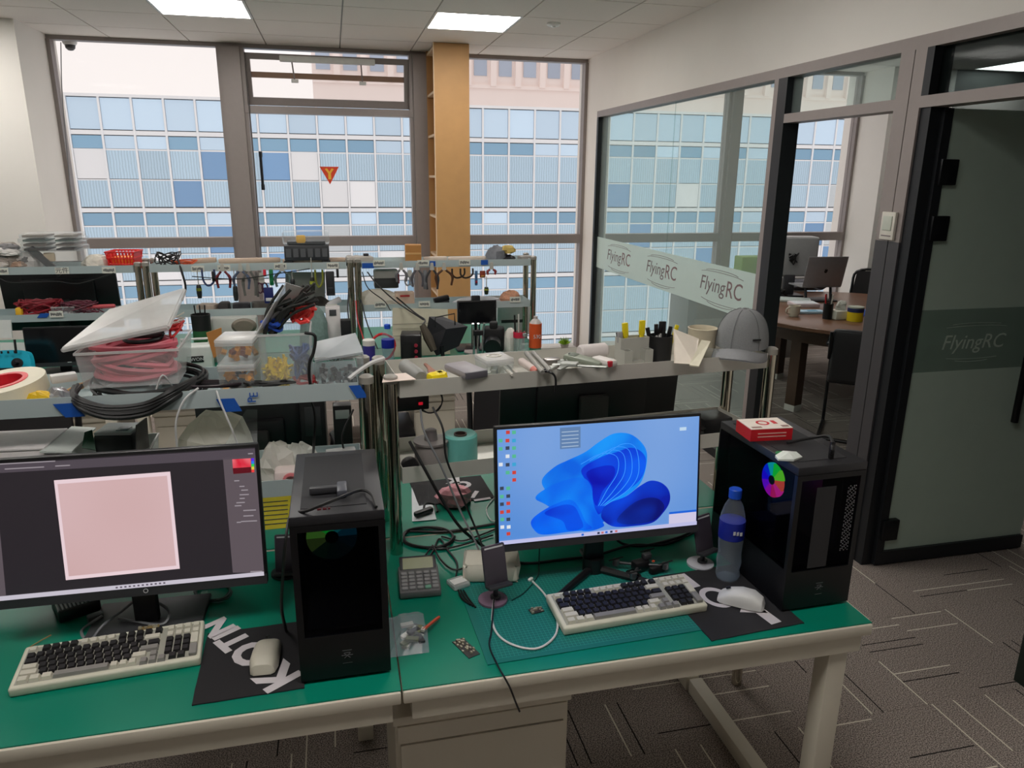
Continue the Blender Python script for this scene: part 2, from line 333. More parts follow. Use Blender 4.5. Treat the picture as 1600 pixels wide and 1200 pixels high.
# bookcase end-on at the window
wood=mat('oak_veneer',(196,150,96),.55,noise=.1,scale=9); woodw=mat('pale_wood_edge',(226,200,168),.6)
bk=thing('bookcase','tall oak bookcase standing end on against the window mullion','bookcase',(1.02,6.6,0))
B().b2(-.15,.15,0,.02,0,2.85).obj('end_panel',wood,bk); B().b2(-.15,.15,.48,.50,0,2.85).obj('end_panel',wood,bk); B().b2(.13,.148,.02,.48,0,2.85).obj('back_panel',wood,bk)
for k in range(9): B().b2(-.145,.13,.02,.48,.05+k*.345,.07+k*.345).obj('shelf',woodw,bk)
B().b2(-.152,-.146,-.001,.02,0,2.85).obj('edge_band',woodw,bk)
# ================================================================== OUTSIDE
FY=30.0; FP=1.045
def gl(name,rgb,rough=.25,stripes=0):
    m=bpy.data.materials.new(name); m.use_nodes=True; nt=m.node_tree; n=nt.nodes; l=nt.links; p=n['Principled BSDF']; p.inputs['Roughness'].default_value=rough
    oi=n.new('ShaderNodeObjectInfo'); tc=n.new('ShaderNodeTexCoord'); mx=n.new('ShaderNodeMix'); mx.data_type='RGBA'; c=lin(rgb)
    mx.inputs[6].default_value=tuple(v*.9 for v in c[:3])+(1,); mx.inputs[7].default_value=tuple(min(1,v*1.1) for v in c[:3])+(1,)
    src=oi.outputs['Random']
    if stripes:
        w=n.new('ShaderNodeTexWave'); w.inputs['Scale'].default_value=stripes; w.inputs['Distortion'].default_value=2.5; w.inputs['Detail'].default_value=2; w.bands_direction='X' if stripes<6 else 'Z'
        if stripes>=6: w.inputs['Distortion'].default_value=0
        l.new(tc.outputs['Object'],w.inputs['Vector']); a=n.new('ShaderNodeMath'); a.operation='MULTIPLY_ADD'; a.inputs[1].default_value=.7; l.new(w.outputs['Fac'],a.inputs[0])
        b=n.new('ShaderNodeMath'); b.operation='MULTIPLY'; b.inputs[1].default_value=.3; l.new(src,b.inputs[0]); l.new(b.outputs[0],a.inputs[2]); src=a.outputs[0]
        mx.inputs[6].default_value=tuple(v*.75 for v in c[:3])+(1,)
    l.new(src,mx.inputs[0]); l.new(mx.outputs[2],p.inputs['Base Color']); return m
g_par=gl('parapet_glass',(196,222,244)); g_sp=gl('spandrel_glass',(126,168,198)); g_cu=gl('curtained_window',(178,206,226),.4,3.2); g_win=gl('open_window_glass',(118,160,204),.12); g_lou=gl('louvre_window',(200,210,216),.5,9); g_wh=gl('white_open_panel',(232,236,240),.6)
fb=thing('office_building','pale blue glass office block facing the windows','building',(0,FY,0))
stone=mat('building_frame_white',(226,230,234),.6,noise=.04,scale=1,coord='Object')
B().b2(-16,28,.25,8,-14,4.30).obj('core',mat('building_core',(150,168,184),.7),fb)
B().b2(-16,28,-.12,.35,4.30,4.40).obj('parapet_cap',stone,fb)
mh={}
def cell(h,mt):
    k=(round(h,3),mt.name)
    if k not in mh: mh[k]=B().box((0,0,0),(FP-.09,.05,h-.06)).mesh('glass_panel',mt,False)
    return mh[k]
rows=[(3.20,4.30,'p')]
for f in range(3):
    z=3.05-2.66*f; rows+=[(z-.49,z,'s'),(z-1.52,z-.49,'u'),(z-2.50,z-1.52,'l')]
random.seed(5)
n0=0; xs=[i for i in range(-3,30)]
restv=B()
for ix in xs:
    x=-7.75+FP*(ix+.5)+.0
    col=random.choice('ccccclc')
    for z0,z1,k in rows:
        h=z1-z0
        if k=='p': mt=g_par
        elif k=='s': mt=g_sp if random.random()<.8 else g_par
        else:
            mt={'c':g_cu,'l':g_lou if z0<1 else g_cu,'w':g_win}[col]
            q=random.random()
            if q<.12: mt=g_win
            elif q<.165: mt=g_wh
        if n0<300 and z0>-3.6 and -2<ix<29: link('glass_panel',cell(h,mt),fb,(x,-.02,(z0+z1)/2)); n0+=1
        else: restv.box((x,-.02,(z0+z1)/2),(FP-.09,.05,h-.06))
    for f in range(4): 
        z=-4.93-2.66*f; restv.box((x,-.02,z-1.25),(FP-.09,.05,2.4))
tag(restv.obj('outer_glass_panels',g_cu,fb),kind='stuff')
for ix in range(-8,33): B().b2(-7.75+FP*ix-.035,-7.75+FP*ix+.035,-.09,.25,-14,4.30).obj('mullion',stone,fb)
for f in range(5):
    z=3.05-2.66*f; B().b2(-16,28,-.07,.25,z,z+.15).obj('floor_band',stone,fb)
    B().b2(-16,28,-.05,.2,z-.52,z-.47).obj('transom_line',stone,fb); B().b2(-16,28,-.05,.2,z-1.55,z-1.51).obj('transom_line',stone,fb)
tw=thing('beige_tower','pale beige tower with narrow windows rising behind the glass block','building',(0,60,0))
beige=mat('pale_beige_stone',(244,230,224),.7,noise=.03,scale=.5); twg=gl('tower_window_glass',(170,182,200))
B().b2(-1.0,46,0,10,-20,26).obj('body',beige,tw)
wm=B().box((0,0,0),(1.0,.1,2.3)).mesh('tower_window',twg,False)
for k in range(24):
    x=-.2+k*1.95
    for z in (10.3,14.4): link('tower_window',wm,tw,(x,-.02,z))
    B().b2(x+.75,x+1.2,-.35,0,8.4,24).obj('pilaster',beige,tw)
B().b2(-1.0,46,-.18,0,8.25,8.5).obj('cornice',beige,tw)
fl=thing('far_flats','distant block of flats with a close grid of balconies','building',(0,80,0))
B().b2(43,56,0,8,-20,30).obj('body',beige,fl)
bm_=B().box((0,0,0),(1.1,.1,1.3)).mesh('flat_window',twg,False)
for ix in range(7):
    for iz in range(7): link('flat_window',bm_,fl,(44+ix*1.8,-.02,7+iz*2.2))
# ================================================================== DESKS AND STEEL RACKS
cream=mat('cream_powder_coat',(214,208,192),.45,noise=.04,scale=6); green=mat('green_rubber_mat',(0,126,102),.36,noise=.06,scale=3,spec=.35)
WD=1.166; DD=.70
def make_desk(label,loc,rz=0,group='green topped workbenches',legs=(.045,WD-.10),ys=(.02,),rl=DD-.02):
    t=thing('workbench',label,'desk',loc,rz,group)       # origin: floor under the front left corner
    B().rbox((WD/2,DD/2,.717),(WD-.002,DD,.030),.004).obj('desk_top',cream,t)
    B().b2(.001,WD-.001,.006,DD-.001,.7322,DZ).obj('green_mat',green,t)
    B().b2(.02,WD-.02,.012,.05,.652,.7018).b2(.02,WD-.02,DD-.05,DD-.012,.652,.7018).b2(.02,.06,.05,DD-.05,.652,.7018).b2(WD-.06,WD-.02,.05,DD-.05,.652,.7018).obj('apron_frame',cream,t)
    for x in legs:
        for y in ys: B().rbox((x+.03,y+.03,.353),(.055,.055,.596),.004).obj('leg',cream,t)
        B().rbox((x+.03,.01+rl/2,.0275),(.05,rl,.055),.004).obj('foot_rail',cream,t)
    return t
dA=make_desk('green topped workbench at the front carrying the blue desktop monitor',(.089,1.362,0),legs=(WD-.10,),rl=DD+.005)
def dk(label,loc,rz=0): return dup(dA,loc,rz,label)
make_desk('green topped workbench at the front left carrying the pink canvas monitor',(-1.079,1.362,0),legs=(.045,)); dB=make_desk('green topped workbench behind the blue desktop monitor carrying the pink bag',(1.255,2.775,0),math.pi)
def dk(label,loc,rz=0): return dup(dB,loc,rz,label)
dk('green topped workbench behind the pink canvas monitor under the coil box',(.087,2.775,0),math.pi)
for k,(x,l) in enumerate(((.075,'green topped workbench at the window side carrying the softbox lamp'),(-1.095,'green topped workbench at the window side carrying the soldering spools'),(-2.265,'green topped workbench at the left of the window side with blank screen'))):
    dk(l,(x,3.955,0)); dk(l.replace('at the window side','nearest the window, behind the rack,').replace('at the left of the window side with blank screen','nearest the window at the far left behind rack').replace(' carrying the softbox lamp',' at the right').replace(' carrying the soldering spools',' in the middle'),(x+WD,5.37,0),math.pi)
ped=thing('pedestal_cabinet','cream metal pedestal cabinet under the joint of the front workbenches','cabinet',(.076,1.47,0))
B().b2(0,.425,.01,.5,.0,.56).obj('body',cream,ped); B().rbox((.2125,.25,.572),(.435,.51,.024),.003).obj('top_lid',cream,ped); B().b2(.012,.413,0,.0098,.02,.50).obj('door',cream,ped); B().b2(.005,.42,.001,.0098,.505,.552).obj('upper_rail',cream,ped)
chrome=mat('polished_steel_post',(200,194,178),.14,1,noise=.05,scale=3); steel=mat('brushed_steel_shelf',(206,204,196),.36,.3,noise=.08,scale=8); film=mat('film_covered_steel',(192,206,208),.35,.25,noise=.06,scale=5); postcap=mat('grey_post_cap',(150,146,138),.4)
blue=mat('blue_masking_tape',(20,84,176),.6)
def make_rack(label,loc,L,rz,zb,zl,zt,dep=.225,lip=.048,mt=steel,group='steel desk racks',r=.0185,floor=False):
    t=thing('steel_rack',label,'rack',(loc[0],loc[1],zb),rz,group); zl-=zb; zt-=zb
    for x in (.0,L):
        for y in (.0,dep):
            p=B().tube([(x,y,-zb if floor and x>0 else 0),(x,y,zt+.006)],r,14).obj('post',chrome,t); B().lathe([(r+.0012,zt-.006),(r+.0012,zt+.012),(r*.7,zt+.017),(0,zt+.018)],14,c=(x,y,0)).obj('post_cap',postcap,p)
    for z in (zl,zt):
        a=.022
        s=B().open_tray(a,L-a,-.012,dep+.012,z-lip,z,.0016); s.obj('tray',mt,t)
        B().b2(L*.5-.012,L*.5+.012,.0,dep,z-lip+.0018,z-lip+.014).obj('stiffener',mt,t)
    return t
rkR=make_rack('steel rack at the front right holding the grey cap and tool tray',(.127,1.975),1.235,R_(5),DZ,1.003,1.257,floor=True)
rkL=make_rack('steel rack at the front left holding the clear coil boxes',(-1.085,1.97),1.147,R_(0),DZ,.998,1.262,mt=film)
r2z=1.292
rk2=[make_rack(l,(x,4.60),L,0,DZ,1.028,r2z,.20,.042,m) for l,x,L,m in (('steel rack by the windows, leftmost, under the clear storage bags',-2.20,1.10,film),('steel rack by the windows, middle, hung with pliers',-1.06,1.14,film),('steel rack by the windows, right, next to the wooden bookcase',.125,1.10,film))]
# tape pieces, film print and paper shelf labels are stuck on the rack lips
def patch(parent,px,py,Y,w,h,mt,nm,skew=0,dy=-.004):
    p=PY(px,py,Y+dy)
    return B().prism([(-w/2-skew,-h/2),(w/2-skew,-h/2),(w/2+skew,h/2),(-w/2+skew,h/2)],0,.0008,TM(rx=R_(90))).obj(nm,mt,parent,Vector(p)-parent.location)
YR=1.957
for px,py,w,sk in((108,641,.045,-.012),(358,633,.045,-.008),(560,612,.03,-.01)): patch(rkL,px,py,YR,w,.036,blue,'tape',sk)
for px,py,s in((158,638,'D'),(394,625,'P'),(397,617,'E')):
    text(s,.03,'film_print',blue,rkL,Vector(PY(px,py,YR-.0035))-rkL.location,(R_(90),R_(-90),0))
tagm=mat('paper_label',(226,226,216),.7); tagi=mat('label_ink',(70,72,76),.7)
def shelf_tag(par,px,py,txt=None,w=.07):
    p=Vector(PY(px,py,4.583))-par.location
    l=B().prism([(-w/2,-.018),(w/2,-.018),(w/2,.018),(-w/2,.018)],0,.001,TM(rx=R_(90))).obj('paper_label',tagm,par,p)
    if txt: text(txt,.034,'label_print',tagi,l,(0,-.0016,0),(R_(90),0,0))
    else:
        s=B(); random.seed(px)
        for k in range(9): s.b2(-w*.4+k*w*.09,-w*.4+k*w*.09+.0045,-.0016,-.0011,-.010+random.random()*.006,.010-random.random()*.006)
        s.obj('label_print',tagi,l)
for px,py,t in((97,423,'元件'),(170,422,None),(2,424,None),(88,491,None)): shelf_tag(rk2[0],px,py,t)
for px,py in((309,420),(350,419),(438,416),(520,415),(518,480)): shelf_tag(rk2[1],px,py)
for px,py in((592,411),(661,411),(726,410),(594,476),(663,475),(805,468)): shelf_tag(rk2[2],px,py)
for px,py,w in((575,415,.07),(676,412,.035),(757,410,.045)): patch(rk2[2],px,py,4.588,w,.03,blue,'tape')
patch(rk2[0],68,493,4.588,.05,.025,blue,'tape',.01)
# ================================================================== ON THE FRONT WORKBENCHES
blk=mat('black_plastic',(20,20,23),.4,noise=.05); blk2=mat('matt_black',(14,14,16),.6); dgrey=mat('dark_grey_plastic',(52,52,56),.45); ink2=mat('print_white',(205,205,208),.6)
# ---- monitors
def uvmap(TL,TR,BR,BL):
    def f(x,y):
        u=.5;v=.5
        for _ in range(8):
            yt=TL[1]+(TR[1]-TL[1])*u; yb=BL[1]+(BR[1]-BL[1])*u; v=(yb-y)/(yb-yt)
            xl=BL[0]+(TL[0]-BL[0])*v; xr=BR[0]+(TR[0]-BR[0])*v; u=(x-xl)/(xr-xl)
        return u,v
    return f
def monitor(label,loc,rz,w=.58,h=.345,tilt=R_(6),base='plate',screen=None,chin=.022,group='computer monitors',zb=.115,neck=.04):
    """origin on the desk under the stand; the screen looks towards -Y"""
    t=thing('computer_monitor',label,'monitor',loc,rz,group)
    M=TM((0,0,zb))@Matrix.Rotation(-tilt,4,'X')
    B().rbox((0,.012,h/2),(w,.020,h),.003,M=M).rbox((0,.030,h*.45),(w*.62,.030,h*.62),.012,M=M).obj('housing',blk,t)
    B().b2(-w/2+.001,w/2-.001,-.0005,.0022,0,chin,M).obj('chin',dgrey,t)
    if screen is None: screen=mat('screen_off',(16,17,20),.18,noise=0)
    s=B().b2(-w/2+.007,w/2-.007,.0008,.0022,chin,h-.008,M).obj('screen',screen,t)
    B().rbox((0,.055,zb*.5+.09),(.055,.026,zb+.16),.006).obj('neck',blk,t)
    if base=='plate': B().rbox((0,.06,.006),(.26,.19,.012),.004).obj('base',dgrey,t)
    elif base=='vee':
        for sgn in(-1,1): B().tube([(0,.05,.012),(sgn*.16,-.09,.010)],[.012,.008],8).obj('foot',blk,t)
        B().tube([(0,.05,.012),(0,.15,.010)],[.012,.008],8).obj('foot',blk,t)
        B().cyl((0,.052,0),.03,.045,16).obj('stand_hub',blk,t)
    else: B().rbox((0,.05,.006),(.23,.18,.012),.02).obj('base',blk,t)
    t['M']=0
    return t,s,M
def scr_poly(s,M,w,h,pts,mt,nm,lay=1,sm=0):
    """flat picture element on the screen; pts in 0..1 screen coordinates"""
    P=[((u-.5)*w,v*h) for u,v in pts]
    if sm: P=[(p.x,p.y) for p in cr([(a,b,0) for a,b in P],sm,True)]
    d=-.0004*lay
    n=len(P); b=B(); b.add([(x,d,y) for x,y in P],[tuple(range(n))],M)
    return b.obj(nm,mt,s,smooth=False)
def grad(name,c0,c1,direction=(1,0,1),scale=2.2,es=1.0,dist=1.2):
    m=bpy.data.materials.new(name); m.use_nodes=True; nt=m.node_tree; n=nt.nodes; l=nt.links; p=n['Principled BSDF']; p.inputs['Base Color'].default_value=(.005,.005,.005,1); p.inputs['Roughness'].default_value=.3
    tc=n.new('ShaderNodeTexCoord'); nz=n.new('ShaderNodeTexNoise'); nz.inputs['Scale'].default_value=scale*3; nz.inputs['Distortion'].default_value=dist; nz.inputs['Detail'].default_value=1; l.new(tc.outputs['Object'],nz.inputs['Vector'])
    r=n.new('ShaderNodeValToRGB'); r.color_ramp.elements[0].position=.35; r.color_ramp.elements[1].position=.65; r.color_ramp.elements[0].color=lin(c0); r.color_ramp.elements[1].color=lin(c1)
    l.new(nz.outputs['Fac'],r.inputs[0]); l.new(r.outputs[0],p.inputs['Emission Color']); p.inputs['Emission Strength'].default_value=es*GK; return m
# right: blue abstract folds on a desktop
p0=PZ(925,868,DZ)
mr,sr,MR=monitor('computer monitor showing a blue folded ribbon desktop picture',(.655,1.705,DZ),R_(0),w=.574,h=.337,base='vee',screen=grad('desktop_sky',(86,140,214),(128,166,222),scale=.7,dist=0),chin=.022)
f=uvmap((90,180),(1505,85),(1475,845),(100,960)); SW,SH=.560,.307
def offs(M): return M@Matrix.Translation((0,0,.022))
MRs=offs(MR)
def bl(name,pts,c0,c1,lay): scr_poly(sr,MRs,SW,SH,[f(*q) for q in pts],grad(name,c0,c1,scale=3,dist=.6),'ribbon_fold',lay,6)
bl('fold_a',[(385,520),(470,430),(560,385),(680,330),(780,260),(880,205),(990,205),(1075,260),(1118,340),(1105,460),(1060,560),(960,640),(860,690),(800,760),(830,800),(700,850),(560,800),(430,620)],(0,96,226),(20,150,250),1)
bl('fold_b',[(660,440),(800,360),(900,330),(1000,300),(1080,330),(1112,400),(1070,520),(940,620),(830,680),(780,760),(720,720),(730,600),(680,520)],(0,30,200),(0,90,240),2)
bl('fold_c',[(690,470),(800,425),(880,430),(880,500),(800,600),(760,700),(730,640),(730,560)],(0,10,170),(0,50,220),3)
bl('fold_d',[(790,760),(830,690),(960,640),(1060,570),(1140,530),(1220,545),(1275,600),(1280,680),(1230,760),(1150,828),(1000,850),(880,850),(810,810)],(0,24,160),(0,70,225),2)
bl('fold_e',[(1010,690),(1120,650),(1200,660),(1240,720),(1180,800),(1080,830),(960,835),(900,800)],(0,10,110),(0,60,200),3)
bl('fold_f',[(340,640),(420,570),(540,520),(660,505),(720,560),(740,700),(790,800),(800,850),(640,870),(430,700)],(0,90,230),(10,130,245),4)
bl('fold_g',[(310,800),(370,740),(480,680),(580,655),(640,720),(680,810),(720,860),(560,880),(390,895),(330,860)],(0,60,225),(0,110,245),5)
bl('fold_h',[(400,745),(520,690),(600,700),(640,770),(660,850),(560,870),(520,800)],(0,20,190),(0,80,230),6)
for k in range(4):
    q=[(650+60*k,410-22*k),(790+50*k,340-22*k),(900+45*k,360-20*k),(905+50*k,470),(830+50*k,590),(770+14*k,700)]
    pp=[f(*a) for a in q]; pp=[Vector(((u-.5)*SW,-.0030,v*SH)) for u,v in pp]; B().tube(pp,.0009,4,M=MRs,sm=5).obj('fold_highlight',glow('fold_line',(60,150,250),1),sr)
def rect(s,M,sw,sh,u0,u1,v0,v1,mt,nm,lay=1): return scr_poly(s,M,sw,sh,[(u0,v0),(u1,v0),(u1,v1),(u0,v1)],mt,nm,lay)
rect(sr,MRs,SW,SH,0,1,0,.035,glow('taskbar_pale',(190,190,228),1),'taskbar',8)
for k,u in enumerate((.40,.48,.50,.52,.545,.57)): rect(sr,MRs,SW,SH,u,u+.012,.008,.027,glow(('icon_blue','icon_dark','icon_red')[k%3],((40,110,220),(40,50,80),(210,120,120))[k%3],.9),'taskbar_icon',9)
rect(sr,MRs,SW,SH,.295,.395,.80,.985,glow('widget_grey',(96,128,172),1),'calendar_widget',8)
for k in range(5): rect(sr,MRs,SW,SH,.303,.385,.815+k*.032,.822+k*.032,glow('widget_line',(170,190,214),1),'widget_line',9)
rect(sr,MRs,SW,SH,.85,.995,.035,.125,glow('toast_pale',(206,200,226),1),'notice_window',9); rect(sr,MRs,SW,SH,.85,.995,.125,.145,glow('toast_blue',(30,100,215),1),'notice_bar',9)
rect(sr,MRs,SW,SH,.895,.93,.885,.915,glow('pill_white',(190,214,236),1),'search_pill',9)
icols=[(230,236,244),(210,70,60),(60,170,220),(60,70,90),(90,190,150)]
random.seed(3)
for (zx,zy) in [(160,195),(200,195),(112,250),(157,250),(200,250),(112,305),(157,300),(200,300),(157,355),(200,355),(112,410),(157,412),(200,410),(157,465),(200,465),(200,515),(118,572),(160,572),(118,628),(160,625),(118,680),(160,675),(118,735),(160,730),(120,785),(160,785),(120,838),(162,838),(160,885)]:
    u,v=f(zx,zy); c=random.randrange(5); rect(sr,MRs,SW,SH,u-.009,u+.009,v-.014,v+.016,glow('app_icon_%d'%c,icols[c],.9),'desktop_icon',2)
# left: image editor with a pale pink canvas
ml,sl,ML=monitor('computer monitor showing a pale pink square in an image editor',(-.495,1.690,DZ),R_(-1),w=.585,h=.347,base='plate',screen=glow('editor_dark',(40,35,40),1),chin=.024,zb=.11)
MLs=offs(ML); SW2,SH2=.571,.315
g=uvmap((-70,190),(1466,100),(1506,790),(40,935))
def r2(pts,mt,nm,lay): scr_poly(sl,MLs,SW2,SH2,[g(*q) for q in pts],mt,nm,lay)
r2([(-70,190),(1466,100),(1470,150),(-62,235)],glow('editor_bar',(78,70,78),1),'menu_bar',1)
r2([(1275,150),(1468,140),(1505,775),(1322,778)],glow('editor_panel',(92,82,88),1),'side_panel',1)
r2([(-62,235),(5,230),(75,905),(40,910)],glow('editor_panel'  ,(92,82,88),1),'tool_strip',1)
r2([(38,910),(1504,770),(1506,792),(42,936)],glow('editor_taskbar',(196,190,202),1),'taskbar',2)
r2([(322,270),(968,224),(1018,756),(390,820)],glow('canvas_edge',(230,206,212),1),'canvas_border',2)
r2([(342,290),(950,246),(998,738),(406,798)],grad('canvas_pink',(200,164,163),(212,180,182),scale=.8,dist=0),'canvas',3)
r2([(1330,158),(1440,152),(1443,228),(1336,236)],grad('picker_red',(210,20,50),(230,110,120),scale=6),'colour_picker',3); r2([(1332,205),(1442,198),(1443,228),(1336,236)],glow('picker_dark',(90,10,24),1),'colour_picker_shade',4)
for k,c in enumerate(((90,40,220),(40,120,230),(40,200,80),(220,200,60),(230,60,60))): r2([(1443,152+k*15),(1460,151+k*15),(1461,166+k*15),(1444,167+k*15)],glow('hue_%d'%k,c,1),'hue_strip',4)
for k,(x,y,w_) in enumerate([(0,180,330),(60,205,210),(330,190,80),(1340,270,30),(1370,300,30),(1380,320,40),(1370,345,55),(1370,365,30),(1350,388,50),(1340,405,40),(1390,430,75),(1390,460,60),(1350,495,25),(1375,490,95),(1425,768,70),(1425,125,30)]):
    r2([(x,y),(x+w_,y-w_*.05),(x+w_,y+6-w_*.05),(x,y+6)],glow('ui_text',(150,142,148),1),'interface_text',4)
for k in range(12): r2([(660+k*24,858-k*2.4),(672+k*24,857-k*2.4),(673+k*24,866-k*2.4),(661+k*24,867-k*2.4)],glow('task_icon',(96,88,100),1),'taskbar_icon',4)
B().ring(.0055,.004,0,.0006,16,TM(rx=R_(84))).obj('maker_mark',ink2,ml,ML@Vector((.02,-.0012,.012)))
# ---- keyboards
keycream=mat('key_cream',(206,203,188),.5); keyblk=mat('key_black',(32,31,33),.5); keygrey=mat('key_grey',(138,136,132),.5); casem=mat('keyboard_case_cream',(214,212,194),.45)
KM={}
def keymesh(w,mt):
    k=(round(w,3),mt.name)
    if k not in KM:
        a=.0172*w+.0016*(w-1)-.0; b=.0172
        lo=[(-a/2,-b/2,0),(a/2,-b/2,0),(a/2,b/2,0),(-a/2,b/2,0)]; t=.0024
        hi=[(-a/2+t,-b/2+t,.0085),(a/2-t,-b/2+t,.0085),(a/2-t,b/2-t*.6,.0085),(-a/2+t,b/2-t*.6,.0085)]
        KM[k]=B().add(lo+hi,[(0,3,2,1),(4,5,6,7),(0,1,5,4),(1,2,6,5),(2,3,7,6),(3,0,4,7)]).mesh('key',mt,False)
    return KM[k]
C_,K_,G_=keycream,keyblk,keygrey
def rowdef():
    u=.0188
    L=[]   # (x in units, row, width, material)
    def put(row,x,seq):
        for w,m_ in seq: L.append((x+w/2,row,w,m_)); x+=w
    put(5.15,0,[(1,C_)]); put(5.15,1.4,[(1,K_)]*4); put(5.15,5.65,[(1,C_)]*4); put(5.15,9.9,[(1,K_)]*4); put(5.15,14.1,[(1,K_)]); 
    put(4,0,[(1,K_)]*13+[(2,C_)]); put(3,0,[(1.5,K_)]+[(1,K_)]*12+[(1.5,K_)]); put(2,0,[(1.75,C_)]+[(1,K_)]*11+[(2.25,G_)]); put(1,0,[(2.0,C_)]+[(1,K_)]*10+[(1.75,C_)])
    put(0,0,[(1.25,C_)]*3+[(6,G_)]+[(1,C_)]*3); put(1-.15,14.0,[(1,G_)]); put(0-.15,13.0,[(1,G_)]*3)
    for r,row in ((5.15,[C_]*4),(4,[C_]*4),(3,[K_]*3),(2,[K_]*3),(1,[K_]*3)): put(r,15.6,[(1,m_) for m_ in row])
    put(0,16.2,[(1,K_),(1,K_)]); 
    return L
def keyboard(label,loc,rz):
    t=thing('keyboard',label,'keyboard',loc,rz,'mechanical keyboards'); Wd,Dp=.388,.138
    tl=R_(5.5); M=TM((0,0,.0),rx=tl)
    prof=[(0,.0),(Dp,.0),(Dp,.018),(0,.018)]
    B().rbox((Wd/2,Dp/2,.011),(Wd,Dp,.022),.005,3,M).obj('case',casem,t)
    B().b2(.010,Wd-.010,.011,Dp-.011,.0205,.0226,M).obj('plate',mat('keyboard_plate',(160,160,148),.5),t)
    u=.0188
    for x,r,w,mt in rowdef():
        o=link('key',keymesh(w,mt),t,M@Vector((.013+x*u,.0205+r*u,.0215)),rot=(tl,0,0))
    B().rbox((.013+19.05*u,.0205+2.5*u,.0265),(.0168,.036,.009),.002,M=M).obj('tall_key',C_,t); B().rbox((.013+19.05*u,.0205+.5*u,.0265),(.0168,.036,.009),.002,M=M).obj('tall_key',G_,t)
    B().b2(.02,.06,Dp-.03,Dp-.012,-.012,.002).b2(Wd-.06,Wd-.02,Dp-.03,Dp-.012,-.012,.002).obj('tilt_foot',casem,t,(0,0,.012))
    return t
def ang(a,b): return math.atan2(b.y-a.y,b.x-a.x)
a,b=PZ(18,1090,DZ),PZ(312,1040,DZ); keyboard('cream and black mechanical keyboard in front of the pink canvas monitor',(a.x-.004,a.y-.002,DZ),ang(a,b)).scale=(.965,.985,1)
# ---- mouse pads
padm=mat('black_cloth_mat',(33,32,35),.85,noise=.1,scale=300); padw=mat('pad_print_white',(206,200,204),.8)
def pad(label,loc,rz,w=.24,d=.20):
    t=thing('mouse_pad',label,'mouse pad',loc,rz,'black printed mouse pads')
    pl=[(p.x,p.y) for p in cr([(.012,0,0),(w/2,0,0),(w-.012,0,0),(w,.012,0),(w,d/2,0),(w,d-.012,0),(w-.012,d,0),(w/2,d,0),(.012,d,0),(0,d-.012,0),(0,d/2,0),(0,.012,0)],3,True)]
    B().prism(pl,0,.003).obj('cloth',padm,t); return t
# ---- mice
def mouse(label,loc,rz,mt,group='computer mice',k=1.0):
    t=thing('computer_mouse',label,'mouse',loc,rz,group)
    prof=[]; b=B(); L=[(-.058,.018,.006),(-.052,.026,.022),(-.03,.031,.036),(0,.030,.038),(.03,.029,.030),(.050,.027,.018),(.058,.020,.010)]
    n=12; vs=[];fs=[]
    for y,w,h in L:
        for j in range(n+1):
            a_=math.pi*j/n; ca=math.cos(a_); sa_=math.sin(a_)
            vs.append((w*(1 if ca>0 else -1)*abs(ca)**.6*k,y*k,.003+h*sa_**.7*k))
    for i in range(len(L)-1):
        for j in range(n): q=i*(n+1)+j; fs.append((q,q+1,q+n+2,q+n+1))
    fs+=[tuple(range(n+1)),tuple((len(L)-1)*(n+1)+j for j in range(n+1))[::-1]]
    for i in range(len(L)-1): fs.append((i*(n+1),(i+1)*(n+1),(i+1)*(n+1)+n,i*(n+1)+n))
    b.add(vs,fs).obj('shell',mt,t); B().tube([(0,.040*k,.034*k),(0,.030*k,.039*k)],.0035,8).obj('scroll_wheel',blk,t)
    B().b2(-.0006,.0006,.012,.056,0,.0012).obj('button_seam',dgrey,t,(0,0,.031*k),rot=(R_(-28),0,0))
    return t
mousem=mat('cream_mouse_shell',(206,202,186),.4); mousew=mat('white_mouse_shell',(214,214,212),.4)
a=PZ(300,1103,DZ); b=PZ(472,1080,DZ)
pl=pad('black mouse pad printed KOTIN beside the left computer case',(a.x,a.y,DZ),ang(a,b)+R_(2),.225,.255)
# letters run from the lower right corner to the upper left one
def padtext(t,w,d,s=.075,n='KOTIN',dirn=-1,x0=.9,y0=.10,x1=.10,y1=.93):
    import_=0
    for k,ch in enumerate(n):
        q=k/(len(n)-1); x=w*(x0+(x1-x0)*q); y=d*(y0+(y1-y0)*q); a_=math.atan2(d*(y1-y0),w*(x1-x0))
        text(ch,s*(1.25-.5*q),'printed_letter',padw,t,(x,y,.0034),(0,0,a_),ext=.0002,bold=.004*(1.2-.6*q))
kq,nq=PZ(435,1060,DZ),PZ(340,982,DZ); aq=ang(kq,nq)
for ch,px,py,s_ in (('K',437,1058,.115),('O',397,1022,.11),('T',367,1003,.09),('I',356,990,.085),('N',342,981,.085)):
    v=Matrix.Rotation(-pl.rotation_euler.z,3,'Z')@(PZ(px,py,DZ)-pl.location); text(ch,s_,'printed_letter',padw,pl,(v.x,v.y,.0034),(0,0,aq-pl.rotation_euler.z),ext=.0002,bold=.0045)
c=PZ(415,1040,DZ+.003); mouse('cream wireless mouse resting on the left mouse pad',(c.x,c.y+.02,DZ+.0035),R_(-4),mousem)
a=PZ(1112,1002,DZ); p2=pad('black mouse pad under the white mouse and water bottle',(a.x,a.y,DZ),R_(4),.26,.30)
